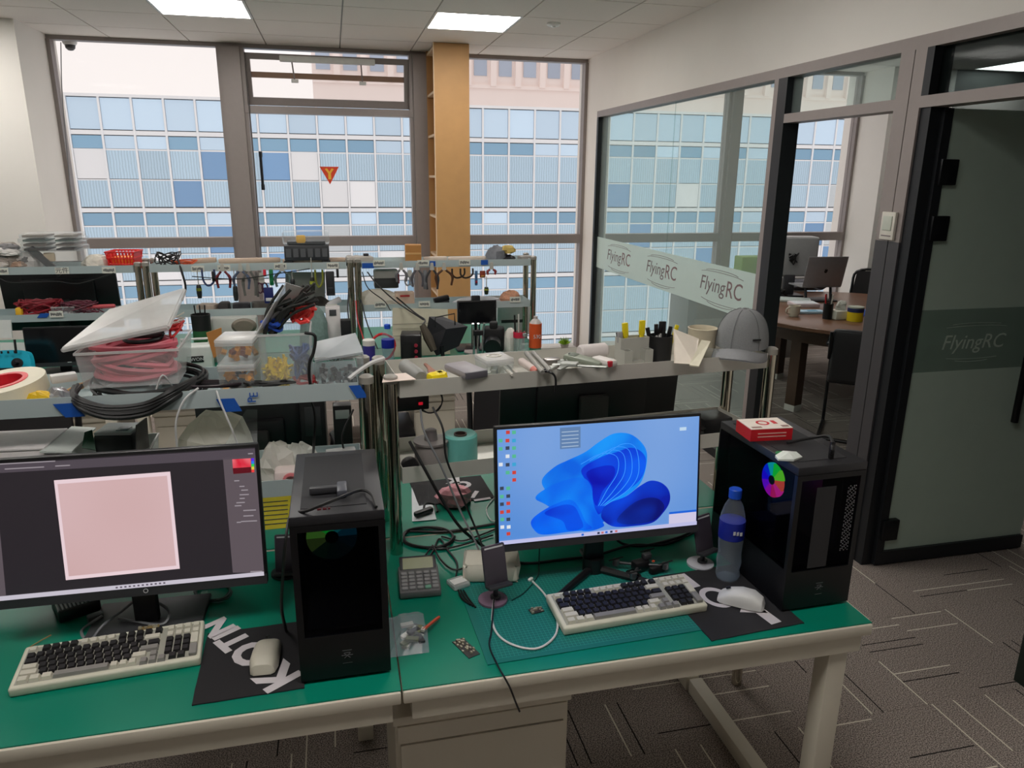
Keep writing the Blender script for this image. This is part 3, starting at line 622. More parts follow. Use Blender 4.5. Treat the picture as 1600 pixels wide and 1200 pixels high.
# ---- right keyboard
a,b=PZ(882,998,DZ),PZ(1107,962,DZ); kr=keyboard('cream and black mechanical keyboard in front of the blue desktop monitor',(a.x,a.y+.006,DZ+.001),ang(a,b)+R_(1)); 
c=PZ(1165,940,DZ+.02); mouse('white mouse lying sideways beside the right keyboard',(c.x,c.y+.02,DZ+.0035),R_(52),mousew)
for px,py,rz_,kind in((1204,966,97,'bar'),(1128,935,10,'O'),(1085,908,97,'bar')):
    q=PZ(px,py,DZ+.003)
    if kind=='bar': B().b2(-.036,.036,-.016,.016,0,.0004).obj('printed_letter',padw,p2,Vector((q.x-p2.location.x,q.y-p2.location.y,.0032)),rz=R_(rz_))
    else: B().ring(.040,.026,0,.0004,24,Matrix.Diagonal((1,1.25,1,1))).obj('printed_letter',padw,p2,Vector((q.x-p2.location.x,q.y-p2.location.y,.0032)),rz=R_(rz_))
B().prism([(-.03,-.012),(.04,-.012),(.03,.012),(-.02,.012)],0,.0004).obj('printed_letter',padw,p2,Vector(PZ(1180,958,DZ))-Vector((p2.location.x,p2.location.y,DZ-.0032)),rz=R_(-20))
# ---- computer cases
smoke=clear('smoked_side_glass',(10,10,14),.10,.06,(176,178,190)); pcm=mat('black_steel_case',(18,18,21),.38,.2,noise=.05); pcg=mat('grey_black_top',(44,44,48),.42,.2); filt=mat('mesh_dust_filter',(30,30,34),.7,noise=.4,scale=900)
def fan(parent,loc,rot,r,cols,es,nm='lit_fan'):
    f_=link(nm,None,parent,loc,rot=rot); n=len(cols)
    for k,c in enumerate(cols):
        a0,a1=2*math.pi*k/n,2*math.pi*(k+1)/n; pts=[(r*.25*math.cos(a0),r*.25*math.sin(a0))]+[(r*math.cos(a0+(a1-a0)*j/6),r*math.sin(a0+(a1-a0)*j/6)) for j in range(7)]+[(r*.25*math.cos(a1),r*.25*math.sin(a1))]
        B().prism(pts,-.004+.002*(k%2),.004).obj('blade',glow('rgb_%d_%d_%d_%s'%(*c,es),c,es),f_)
    B().cyl((0,0,-.006),r*.27,.012,16).obj('hub',blk2,f_); return f_
def pc(label,loc,rz,w=.192,d=.365,h=.388,glass_side=-1):
    t=thing('computer_case',label,'computer',loc,rz,'black computer cases'); e=.014
    B().b2(0,w,.012,d,.0,.018).obj('bottom_panel',pcm,t)
    top=B().rbox((w/2,d/2,h-.011),(w,d,.022),.003).obj('top_panel',pcg,t)
    B().b2(.022,w-.035,.035,d-.03,h,h+.0012).obj('dust_filter',filt,top)
    B().b2(0,w,d-.004,d,.018,h-.022).obj('rear_panel',pcm,t)
    xs=(w-.003,w) if glass_side<0 else (0,.003); B().b2(xs[0],xs[1],.012,d-.004,.018,h-.022).obj('side_panel',pcm,t)
    xg=(0,.003) if glass_side<0 else (w-.003,w); B().b2(xg[0],xg[1],.012,d-.004,.11,h-.022).obj('side_glass',smoke,t); B().b2(xg[0],xg[1],.012,d-.004,.018,.11).obj('side_shroud',pcm,t)
    B().b2(.0,w,0,.012,.0,.105).obj('front_lower_panel',pcm,t)
    B().b2(0,.014,0,.012,.105,h-.022).b2(w-.014,w,0,.012,.105,h-.022).b2(.014,w-.014,0,.012,h-.036,h-.022).obj('front_frame',pcm,t)
    B().b2(.014,w-.014,.003,.007,.105,h-.036).obj('front_glass',smoke,t)
    B().b2(.02,w-.02,.03,d-.02,.10,.106).obj('power_shroud',pcm,t); B().b2(.02,w-.02,d-.03,d-.02,.106,h-.03).obj('board_tray',pcm,t)
    for s_ in (1,): B().b2(w-.014,w-.010,.06,d-.06,.13,h-.05).obj('mother_board',mat('dark_circuit_board',(20,26,36),.5),t)
    lg=B().b2(-.010,.010,-.0008,-.0001,.012,.0135).b2(-.006,.006,-.0008,-.0001,.006,.0075).b2(-.012,.012,-.0008,-.0001,0,.0015).tube([(-.007,-.0005,.006),(.006,-.0005,-.006)],.0008,4).tube([(.007,-.0005,.006),(-.006,-.0005,-.006)],.0008,4)
    lg.obj('front_emblem',mat('emblem_grey',(92,92,96),.5),t,(w*.52,0,.052)); text('——',.010,'emblem_line',mat('emblem_grey',(92,92,96),.5),t,(w*.52,-.0006,.034),(R_(90),0,0))
    for x in(.03,w-.03):
        for y in(.04,d-.04): B().cyl((x,y,-.008),.012,.0085,10).obj('rubber_foot',blk2,t)
    return t
GRN=[(8,60,70),(12,120,110),(20,190,110),(30,200,60),(90,150,50),(60,80,30),(8,30,16),(4,20,14),(4,16,16),(4,22,26)]
pL=pc('black computer case with green fan glow beside the pink canvas monitor',(-.122,1.430,DZ+.008),R_(0))
fan(pL,(.082,.034,.322),(R_(90),0,0),.052,GRN,1.1)
B().b2(-.014,-.006,-.006,.0,-.002,.0014).b2(-.003,.005,-.006,.0,-.002,.0014).b2(.008,.012,-.006,.0,-.002,.0014).obj('red_indicator',glow('red_led',(120,20,36),.22),pL,(.07,.03,.3895),rz=0)
RGB=[(230,30,110),(250,40,160),(250,90,60),(120,255,40),(20,245,60),(10,210,200),(10,60,255),(40,20,250),(130,20,240),(200,20,200)]
pR=pc('black computer case with rainbow fan behind its side glass',(1.054,1.452,DZ+.008),R_(1.5),w=.195)
fan(pR,(.040,.150,.292),(0,R_(-90),0),.046,RGB[5:]+RGB[:5],2.2); B().b2(.12,.18,.06,.20,.24,.34).obj('cooler_block',blk,pR)
perf=mat('perforation_glint',(170,170,175),.4,.6); pr=B()
for k in range(40):
    for j in range(5):
        if (k*7+j*3)%5<3: pr.b2(.148+j*.0052,.1505+j*.0052,-.0006,.0002,.150+k*.0045,.1522+k*.0045)
pr.obj('perforated_strip',perf,pR)
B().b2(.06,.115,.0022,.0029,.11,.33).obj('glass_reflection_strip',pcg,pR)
# ---- things on the cases
wl=thing('wifi_adapter','small black adapter stick lying on top of the left computer case','adapter',PZ(520,770,1.1325)); 
B().rbox((-.018,.0,.009),(.062,.016,.016),.004).obj('stick',dgrey,wl); B().rbox((.020,-.008,.010),(.022,.055,.018),.004).obj('plug_body',mat('adapter_grey',(74,76,84),.4),wl)
def cable(label,pts,r,mt,sm=6,cat='cable',nm='cable',group=None,n=6): return B().tube(pts,r,n,sm=sm).obj(nm,mt,label=label,cat=cat,group=group)
cab=mat('black_cable',(18,18,20),.5); cabw=mat('white_cable',(214,214,214),.5); cabg=mat('grey_cable',(120,122,126),.5)
TZ=1.1325+.003
cable('thin black cable curving across the top of left computer case',[PZ(588,792,TZ),PZ(580,772,TZ+.006),PZ(562,766,TZ+.004),PZ(525,780,TZ+.022),PZ(480,798,TZ+.003),PZ(455,805,TZ-.02),PY(447,840,1.40),PY(442,900,1.42),PY(440,950,1.47),PZ(447,985,DZ+.006)],.0035,cab)
rb=thing('snack_box','flat red and white paper box on top of the right computer case','box',PZ(1172,690,1.1325),R_(-4)); 
B().b2(0,.118,0,.085,0,.032).obj('box_body',mat('box_red',(196,24,36),.5),rb); B().b2(.0005,.1175,.0005,.0845,.0321,.034).obj('box_lid',mat('box_cream',(232,222,212),.6),rb)
B().ring(.018,.012,0,.0004,18).obj('printed_roundel',mat('box_red',(196,24,36),.5),rb,(.055,.046,.0341)); B().b2(0,.012,0,.026,0,.0004).obj('printed_panel',mat('box_red',(196,24,36),.5),rb,(.082,.035,.0341)); B().b2(0,.028,0,.010,0,.0004).b2(.085,.105,.0,.014,0,.0004).obj('printed_sketch',mat('box_tan',(150,120,110),.6),rb,(.008,.008,.0341))
for k in range(2): B().b2(.02,.10,-.0006,0,.010+k*.009,.013+k*.009).obj('printed_line',mat('box_pale',(226,170,160),.6),rb)
sn=thing('tissue_sachet','crumpled white foil sachet on top of the right computer case','sachet',PZ(1232,716,1.1325))
B().add([(-.035,-.01,.004),(.0,-.022,.006),(.036,-.004,.003),(.03,.014,.010),(-.004,.02,.013),(-.03,.012,.006),(0,0,.016),(-.035,-.01,0),(.0,-.022,0),(.036,-.004,0),(.03,.014,0),(-.004,.02,0),(-.03,.012,0)],[(0,1,6),(1,2,6),(2,3,6),(3,4,6),(4,5,6),(5,0,6),(0,7,8,1),(1,8,9,2),(2,9,10,3),(3,10,11,4),(4,11,12,5),(5,12,7,0),(12,11,10,9,8,7)]).obj('foil',mat('foil_white',(216,222,216),.5,noise=.15,scale=80),sn,smooth=False); B().cyl((0,0,0),.014,.002,16).obj('green_seal',mat('seal_green',(30,130,70),.5),sn,(0,.032,.0))
cable('black plugged cable rising from the right computer case top',[PZ(1297,712,TZ+.0),PZ(1301,700,TZ+.03),PZ(1296,682,TZ+.03),PZ(1270,684,TZ+.012),PZ(1230,692,TZ+.004)],.004,cab)
B().rbox((0,0,.022),(.012,.009,.044),.002).obj('usb_plug',blk,loc=PZ(1298,716,1.1325),label='black plug standing in the right computer case port',cat='plug')
# ---- small things between the monitors
def bottle(label,loc,h=.232,r=.032,capm=None,labm=None,body=None,fill=.62,nm='water_bottle'):
    t=thing(nm,label,'bottle',loc); 
    pr=[(r*.55,.004),(r*.85,0),(r*.97,.012),(r*.90,.03),(r,.05),(r*.9,.075),(r*.97,.10),(r,.12),(r,.165),(r*.93,.18),(r*.72,.205),(r*.44,.222),(r*.42,.232)]
    k=h/.25; B().lathe([(a_,z*k) for a_,z in pr],20).obj('body',body or clear('bottle_plastic',(225,235,245),.07,.06),t)
    B().lathe([(r*1.015,.118*k),(r*1.02,.12*k),(r*1.02,.165*k),(r*1.015,.167*k)],20).obj('wrap_label',labm or mat('bottle_label_blue',(26,40,150),.4),t)
    B().lathe([(r*.5,.228*k),(r*.5,.25*k),(r*.44,.252*k)],18).obj('cap',capm or mat('bottle_cap_blue',(26,80,200),.4),t)
    if fill: B().lathe([(r*.5,.006),(r*.82,.003),(r*.94,.012),(r*.87,.03),(r*.97,.05),(r*.87,.075),(r*.94,.10),(r*.97,.12),(r*.97,.165*fill/.62)],18).obj('water',clear('bottle_water',(215,228,240),.06,.04,(236,242,248)),t)
    return t
bt=bottle('clear water bottle with blue cap and label beside the rainbow computer case',(*PZ(1136,902,DZ+.003)[:2],DZ+.004),.262,.034)
for k in range(3): B().rbox((-.012+k*.010,-.0352,.150-.002*k),(.007,.0012,.010),.0004,1).obj('label_print',ink2,bt)
# phone holders: a disc foot, short post and a dark plate
def holder(label,loc,rz,h=.075,footm=None):
    t=thing('phone_holder',label,'phone stand',loc,rz,'small phone stands')
    B().cyl((0,0,0),.038,.006,24).obj('foot_disc',footm or mat('holder_pale',(196,196,206),.4),t); B().cyl((.008,0,.006),.014,.006,16).obj('pivot',dgrey,t)
    B().rbox((.008,.0,.008+h/2),(.012,.010,h),.003).obj('post',dgrey,t)
    pl=B().rbox((0,0,.05),(.066,.010,.11),.006).obj('plate',mat('holder_plate',(74,68,78),.35,.2),t,(.008,-.006,h-.012),rot=(R_(-14),0,0))
    B().b2(-.026,.026,-.0058,-.005,.096,.100).obj('slot',ink2,pl); B().rbox((0,-.014,.0),(.066,.03,.008),.002).obj('ledge',dgrey,pl)
    B().cyl((.018,-.0055,.022),.006,.001,12,TM(rx=R_(90))).obj('screw',blk,t)
    return t
q=PZ(1094,882,DZ); holder('phone stand with pale disc foot beside the water bottle',(q.x,q.y,DZ+.0005),R_(20),.055)
q=PZ(770,940,DZ); holder('phone stand with purple tinted disc foot and white cable',(q.x,q.y,DZ+.0035),R_(15),.06,mat('holder_purple',(120,96,116),.45))
q=PZ(445,905,DZ); h3=holder('dark phone stand behind the left mouse pad',(q.x,q.y+.03,DZ+.0005),R_(-5),.02,mat('holder_dark',(40,40,44),.4))
# cutting mat
cm=mat('green_cutting_mat',(8,112,104),.5,noise=.06,scale=40); q0=PZ(762,1040,DZ); 
ctm=thing('cutting_mat','dark green gridded cutting mat under the right keyboard','cutting mat',(q0.x,q0.y,DZ),R_(2))
B().b2(0,.60,0,.36,.0001,.0022).obj('sheet',cm,ctm)
gr=B(); 
for k in range(1,60): gr.b2(.02+k*.0095,.0206+k*.0095,.015,.345,.0022,.0024)
for k in range(1,36): gr.b2(.02,.585,.006+k*.0095,.0066+k*.0095,.0022,.0024)
tag(gr.obj('printed_grid',mat('mat_grid_lines',(64,160,150),.5),ctm),kind='stuff')
for o_ in (kr,): o_.location.z=DZ+.0025
cable('white charging cable looped on the cutting mat',[PZ(772,935,DZ+.012),PZ(770,975,DZ+.006),PZ(790,1002,DZ+.006),PZ(835,1014,DZ+.006),PZ(866,995,DZ+.006),PZ(870,965,DZ+.006),PZ(852,930,DZ+.006),PZ(832,908,DZ+.006)],.0028,cabw)
B().rbox((0,0,.004),(.016,.009,.007),.002).obj('usb_plug',mat('white_plastic',(226,226,224),.4),loc=PZ(829,907,DZ+.002),rz=R_(40),label='white plug at the end of looped charging cable',cat='plug')
cable('thin black cable running off the front workbench edge',[PZ(772,936,DZ+.02),PZ(768,985,DZ+.006),PZ(765,1010,DZ+.005),PZ(778,1040,DZ+.005),PZ(788,1058,DZ+.005),PY(797,1075,1.352),PY(806,1098,1.35),PY(812,1112,1.348)],.0022,cab)
# calculator
a,b=PZ(625,938,DZ),PZ(690,932,DZ); ca=thing('calculator','grey desk calculator with tilted green display by the steel post','calculator',(a.x,a.y,DZ),ang(a,b))
cw=(b-a).length; B().rbox((cw/2,.062,.012),(cw,.125,.02),.004,M=TM(rx=R_(4))).obj('body',mat('calculator_grey',(110,110,112),.4),ca)
B().rbox((cw/2,.0,.0),(cw*.92,.045,.012),.003).obj('display_hood',dgrey,ca,(0,.118,.035),rot=(R_(38),0,0)); B().b2(cw*.12,cw*.88,-.016,.016,.006,.0066).obj('display',mat('lcd_green',(122,128,72),.3),ca,(0,.118,.0352),rot=(R_(38),0,0))
km=B().rbox((0,0,.003),(cw*.15,.011,.007),.0015,1).mesh('calculator_key',mat('calculator_key',(150,150,152),.4)); kg=B().rbox((0,0,.003),(cw*.15,.011,.007),.0015,1).mesh('calculator_key',mat('calculator_key_green',(130,190,165),.4))
for i in range(5):
    for j in range(5): link('calculator_key',kg if (i,j)==(3,0) else km,ca,(cw*(.13+.185*i),.012+.0165*j,.0225+.0012*j),rot=(R_(4),0,0))
# silver anti static bag with parts
a=PZ(612,1028,DZ); bg_=thing('antistatic_bag','silvery antistatic bag of parts lying in front of calculator','bag',(a.x,a.y,DZ))
random.seed(11); vs=[];fs=[];NX,NY=6,8
for j in range(NY+1):
    for i in range(NX+1):
        e=min(i,NX-i,j,NY-j); vs.append((i*.094/NX+.012*j/NY*(1 if j<6 else .4)-.008,j*.160/NY,.002+min(e,2)*.013+random.random()*.008*(e>0)))
for j in range(NY):
    for i in range(NX): k=j*(NX+1)+i; fs.append((k,k+1,k+NX+2,k+NX+1))
n_=len(vs); vs+=[(x,y,.0008) for x,y,z in vs[:]]; fs+=[tuple(i+n_ for i in f_)[::-1] for f_ in fs[:]]
B().add(vs,fs).obj('foil_bag',clear('silver_foil_film',(196,202,212),.22,.12),bg_,smooth=False)
random.seed(4)
for k in range(16): B().box((0,0,0),(.03,.014,.006)).obj('part',mat(('part_pale','part_green','part_dark')[k%3],((206,206,196),(120,124,90),(50,50,54))[k%3],.5),bg_,(.03+random.random()*.045,.03+random.random()*.07,.006+k*.0012),rz=random.random()*3)
cable('short orange and black wire lead sticking out of silvery bag',[PZ(660,985,DZ+.02),PZ(672,975,DZ+.02),PZ(686,964,DZ+.012)],.004,mat('orange_lead',(206,84,52),.5))
# circuit strips
def board(label,loc,rz,w,d,nm='circuit_board',n=18,base=(54,50,48)):
    t=thing(nm,label,'circuit board',loc,rz); B().b2(-w/2,w/2,-d/2,d/2,0,.002).obj('board',mat('pcb_%d'%base[0],base,.5),t); random.seed(int(w*1e5))
    s=B()
    for k in range(n): x,y=(random.random()-.5)*w*.9,(random.random()-.5)*d*.9; s.b2(x-.003,x+.003,y-.002,y+.002,.002,.003+random.random()*.004)
    s.obj('components',mat('component_tin',(176,170,150),.4,.4),t); return t
q=PZ(728,1013,DZ); board('narrow strip of panelled circuit boards on the front workbench',(q.x,q.y,DZ),R_(-68),.075,.03,n=26)
q=PZ(838,955,DZ+.002); board('small dark circuit board on the cutting mat',(q.x,q.y,DZ+.0035),R_(10),.035,.022,n=14)
q=PZ(235,980,DZ+.014); board('small gold circuit board leaning on the left keyboard back',(*PZ(233,983,DZ+.03)[:2],DZ+.033),R_(4),.045,.014,n=10,base=(130,110,70))
# crumpled tissue pack
q=PZ(770,905,DZ); tp=thing('tissue_pack','crumpled white tissue pack beside the right monitor','tissue pack',(q.x,q.y+.025,DZ),R_(-12))
random.seed(2); b=B().rbox((0,0,.03),(.15,.095,.06),.012,3)
for v in b.v: v.x+=(random.random()-.5)*.012; v.y+=(random.random()-.5)*.012; v.z*=1-.12*random.random()
b.obj('wrapper',mat('tissue_wrap',(214,210,196),.5),tp)
sk=thing('barcode_sachet','small clear packet of cables with white sticker by calculator','packet',(*PZ(716,915,DZ)[:2],DZ),R_(20)); B().rbox((0,0,.008),(.05,.05,.014),.005).obj('packet',clear('clear_packet',(220,225,225),.4,.2),sk); B().b2(-.02,.02,-.014,.012,.0155,.016).obj('sticker',mat('white_plastic',(226,226,224),.4),sk)
for k in range(3): cable(('left','middle','right')[k]+' black cable end hanging out of the clear packet',[PZ(716+k*4,922,DZ+.012),PZ(722+k*5,935,DZ+.006),PZ(735+k*4,945+k*2,DZ+.005)],.0025,cab,group='packet cable ends')
# drone or camera in front of the right monitor foot
dn=thing('quadcopter','small black quadcopter lying in front of right monitor foot','drone',(*PZ(1000,893,DZ)[:2],DZ+.002),R_(15))
B().rbox((0,0,.02),(.05,.028,.028),.006).obj('body',blk,dn); B().rbox((.02,.0,.042),(.026,.02,.018),.005).obj('camera_head',dgrey,dn); B().rbox((.035,-.03,.012),(.05,.018,.02),.005).obj('battery',blk2,dn)
for sx in(-1,1):
    for s_ in(-1,1):
        B().tube([(sx*.02,s_*.012,.02),(sx*.055,s_*.04,.022)],.004,6).obj('arm',dgrey,dn); B().cyl((sx*.055,s_*.04,.014),.010,.016,10).obj('motor',mat('motor_steel',(120,120,124),.3,.7),dn)
        B().rbox((sx*.055,s_*.04,.032),(.05,.006,.002),.0008,1,).obj('propeller',blk2,dn)
B().rbox((-.045,-.028,.012),(.03,.045,.02),.008).obj('goggle_pad',mat('glossy_black',(12,12,14),.1),dn)
B().cyl((.03,-.018,.03),.004,.003,8).obj('red_knob',mat('orange_lead',(206,84,52),.5),dn)
# ridged black dock and cables under left monitor
hb=thing('ridged_hub','black ridged metal hub box under the left monitor','hub',(*PZ(125,962,DZ)[:2],DZ),R_(28)); B().rbox((0,.03,.018),(.095,.085,.034),.006).obj('body',blk,hb)
for k in range(11): B().rbox((-.042+k*.0084,.03,.0362),(.0045,.082,.003),.001,1).obj('cooling_rib',mat('rib_grey',(128,130,132),.35,.4),hb)
B().prism([(-.012,-.008),(.012,-.008),(.008,.004),(0,.010),(-.008,.004)],0,.0006).obj('emblem',mat('emblem_copper',(176,110,84),.4,.4),hb,(.012,.028,.0379))
cable('grey cable looped over the left monitor foot',[PZ(160,962,DZ+.03),PZ(128,985,DZ+.004),PZ(140,1002,DZ+.004),PZ(160,978,DZ+.03),PZ(190,955,DZ+.03),PZ(222,935,DZ+.05),PZ(262,952,DZ+.03),PZ(255,975,DZ+.016),PZ(215,972,DZ+.016),PZ(185,966,DZ+.018)],.0035,cabg)
B().rbox((0,0,.012),(.035,.022,.022),.005).obj('cable_choke',dgrey,loc=PZ(150,972,DZ),rz=R_(30),label='dark grey cable plug lying beside ridged hub',cat='plug')
def dcoil(label,cx,cy,rx,ry,n,r=.003,mt=cab,z=DZ,seed=1):
    random.seed(seed); P=[]
    for k in range(n*8): a_=k*math.pi/4; s_=1+.12*math.sin(k*.7+seed); q=PZ(cx+rx*s_*math.cos(a_)+random.uniform(-2,2),cy+ry*s_*math.sin(a_),z+.004+.0012*(k%5)); P.append(q)
    return cable(label,P,r,mt,4)
dcoil('tangled dark green cable behind the left mouse pad',330,925,28,14,3,.0028,mat('green_black_cable',(24,60,52),.5),seed=3)
for k,(lb,pp_) in enumerate((('black cable crossing behind the tissue pack',[(690,838),(720,845),(745,838),(776,826)]),('thin black cable crossing the bench under the teal roll',[(640,850),(680,858),(720,852),(770,836)]),('thin black cable fanning out towards the calculator',[(676,852),(664,868),(650,884),(636,880)]),('thin black cable fanning out towards the tissue pack',[(676,852),(690,876),(710,890),(736,884)]))):
    cable(lb,[PZ(x,y,DZ+.004+.001*k) for x,y in pp_],.0026,cab)
dcoil('loose black cable rings behind the calculator',668,838,40,16,2,.004,seed=1)
cable('black cable wandering across the bench towards clear packet',[PZ(640,882,DZ+.004),PZ(672,868,DZ+.004),PZ(686,842,DZ+.004),PZ(700,860,DZ+.004),PZ(714,880,DZ+.004),PZ(712,905,DZ+.004)],.003,cab)
cable('long thick black cable falling from the rack shelf to the bench',[PY(640,690,1.99),PY(662,730,1.93),PY(690,780,1.90),PY(720,825,1.88),PZ(758,856,DZ+.004)],.0048,cab)
cable('thin grey cable falling from the tool tray past the teal roll',[PY(657,640,2.0),PY(663,675,1.95),PY(690,730,1.92),PY(720,800,1.90),PY(742,845,1.86),PZ(757,885,DZ+.004)],.003,cabg)
cable('thin black cable hanging from the adapter under the tool tray',[PY(676,636,1.97),PY(692,670,1.93),PY(697,715,1.92),PY(715,760,1.91),PY(745,830,1.88),PY(758,868,1.80)],.003,cab)
cable('black cable running behind the right monitor foot',[PZ(785,868,DZ+.004),PZ(820,880,DZ+.004),PZ(880,874,DZ+.004),PZ(930,868,DZ+.006),PZ(985,852,DZ+.006),PZ(1040,850,DZ+.004),PZ(1092,828,DZ+.004)],.004,cab)
cable('black cable joining the right monitor from below',[PZ(958,838,DZ+.03),PZ(975,850,DZ+.006),PZ(1010,852,DZ+.005),PZ(1065,838,DZ+.02),PY(1085,826,1.80)],.004,cab)
cable('thin teal cable drooping in front of the right monitor',[PZ(843,853,DZ+.04),PZ(842,880,DZ+.004),PZ(840,900,DZ+.004),PZ(820,925,DZ+.004),PZ(800,938,DZ+.004)],.0018,mat('teal_cable',(10,60,56),.5))
cable('twiggy wire bits lying at left keyboard back edge',[PZ(45,1012,DZ+.003),PZ(62,1002,DZ+.006),PZ(80,992,DZ+.012)],.0016,mat('twig_wire',(150,120,70),.6))
yn=thing('yellow_card','bright yellow printed card leaning behind the left computer case','card',PZ(413,828,DZ)); 
yy=PZ(433,826,DZ); B().b2(-.045,.06,-.0006,.0006,0,.115).obj('sheet',mat('card_yellow',(236,214,20),.6),yn,(.02,0,0),rot=(R_(-55),0,0))
for k in range(6): B().b2(-.035,.05,-.0012,-.0007,.016+k*.016,.019+k*.016).obj('printed_line',tagi,yn,(.02,0,0),rot=(R_(-55),0,0))
# ================================================================== ON THE FRONT RACKS
def col(c): return mat('plain_%d_%d_%d'%c,c,.5)
def blob(b,c,r,seed=1,amp=.22,n=14,m_=9,flat=True,M=None):
    random.seed(seed); vs=[];fs=[]
    ph=[random.random()*6.28 for _ in range(12)]
    for i in range(m_+1):
        t=math.pi*i/m_
        for j in range(n):
            a=2*math.pi*j/n; k=1+amp*(math.sin(3*a+ph[0]+2*t)+math.sin(5*a+ph[1]-3*t)*.6+math.sin(7*t+ph[2]+2*a)*.5)*math.sin(t)+(random.random()-.5)*amp*.8*math.sin(t)
            z=math.cos(t)*k
            if flat and z<-.55: z=-.55
            vs.append((c[0]+r[0]*math.sin(t)*math.cos(a)*k,c[1]+r[1]*math.sin(t)*math.sin(a)*k,c[2]+r[2]*(z+.55)/1.55*2*.5 if flat else c[2]+r[2]*z))
    for i in range(m_):
        for j in range(n): fs.append((i*n+j,i*n+(j+1)%n,(i+1)*n+(j+1)%n,(i+1)*n+j))
    return b.add(vs,fs,M)
def crumple(name,label,cat,loc,r,mt,seed=1,amp=.2,group=None,smooth=False): return blob(B(),(0,0,0),r,seed,amp).obj(name,mt,None,loc,label=label,cat=cat,group=group,smooth=smooth)
def tangle(label,loc,r,n,rad,mt,seed=1,name='wire_tangle',cat='wires',parent=None,group=None):
    random.seed(seed); P=[]
    for k in range(n):
        a=k*1.9+random.random(); q=.45+.55*random.random(); P.append((r[0]*q*math.cos(a),r[1]*q*math.sin(a),rad+r[2]*abs(math.sin(k*1.3+random.random()))))
    return B().tube(P,rad,5,sm=4).obj(name,mt,parent,loc,label=label,cat=cat,group=group)
def coil(name,label,loc,R,n,rad,mt,rot=(0,0,0),hgt=.04,cat='wire coil',parent=None,wob=.06,seed=1,sq=1.0):
    random.seed(seed); P=[]
    N=n*14
    for k in range(N):
        a=2*math.pi*k/14; q=R*(1+wob*math.sin(k*.37+seed)+wob*random.uniform(-.5,.5)); P.append((q*math.cos(a),q*math.sin(a)*sq,hgt*(.5+.5*math.sin(k*.21))))
    return B().tube(P,rad,5,sm=2).obj(name,mt,parent,loc,rot=rot,label=label,cat=cat)
def rb(name,label,cat,loc,d,mt,rz=0,r=.004,extra=(),group=None,rot=None):
    t=thing(name,label,cat,loc,rz,group,rot=rot); B().rbox((0,0,d[2]/2),d,r).obj('body',mt,t)
    for nm,c,dd,m2 in extra: B().rbox(c,dd,min(dd)*.2).obj(nm,m2,t)
    return t
def stick(name,label,cat,a,b,r,mt,tip=None,group=None):
    a,b=Vector(a),Vector(b); t=thing(name,label,cat,a,group=group); d=b-a
    B().tube([(0,0,0),d*.62],r,10).obj('handle',mt,t); B().tube([d*.62,d],[r*.75,r*.45],8).obj('tip',tip or steel,t); return t
milky=clear('milky_clear_plastic',(236,238,238),.11,.2); milk2=clear('cloudy_lid_plastic',(226,224,222),.38,.25); crystal=clear('crystal_clear_plastic',(236,240,242),.07,.12)
def cbox(label,loc,rz,w,d,h,mt=milky,lid=None,taper=.9,nm='storage_box',lidh=.012,group='clear storage boxes'):
    """clear box, origin at the middle of its base; walls 2 mm thick"""
    t=thing(nm,label,'storage box',loc,rz,group); k=taper
    def wall(p,q,p2,q2):
        n=Vector(((q[1]-p[1]),-(q[0]-p[0]),0)).normalized()*.002
        return B().add([p,q,q2,p2,Vector(p)-n,Vector(q)-n,Vector(q2)-n,Vector(p2)-n],[(0,1,2,3),(7,6,5,4),(0,4,5,1),(1,5,6,2),(2,6,7,3),(3,7,4,0)])
    lo=[(-w/2*k,-d/2*k,0),(w/2*k,-d/2*k,0),(w/2*k,d/2*k,0),(-w/2*k,d/2*k,0)]; hi=[(-w/2,-d/2,h),(w/2,-d/2,h),(w/2,d/2,h),(-w/2,d/2,h)]
    b=B()
    for i in range(4):
        w_=wall(lo[i],lo[(i+1)%4],hi[i],hi[(i+1)%4]); b.add(w_.v,w_.f)
    b.add(lo+[(x,y,.002) for x,y,z in lo],[(3,2,1,0),(4,5,6,7)]); b.obj('box_body',mt,t,smooth=False)
    B().ring(.7071*1.0,.7071*.965,h-.006,h,4,Matrix.Diagonal((w*1.02,d*1.02,1,1))@Matrix.Rotation(R_(45),4,'Z')).obj('rim',milk2,t,smooth=False)
    if lid=='flat': B().rbox((0,0,h+lidh/2),(w*1.04,d*1.04,lidh),.004).obj('lid',milk2,t)
    return t
def sheet(name,c,th,mt,parent=None,label=None,cat=None,group=None):
    c=[Vector(p) for p in c]; n=(c[1]-c[0]).cross(c[3]-c[0]).normalized()*th; o=c[0].copy()
    return B().add([p-o for p in c]+[p-o+n for p in c],[(3,2,1,0),(4,5,6,7),(0,1,5,4),(1,2,6,5),(2,3,7,6),(3,0,4,7)]).obj(name,mt,parent,o if parent is None else o-parent.location,label=label,cat=cat,group=group,smooth=False)
LZ=1.216  # tray floor, upper left rack
RZ=1.211  # tray floor, upper right rack
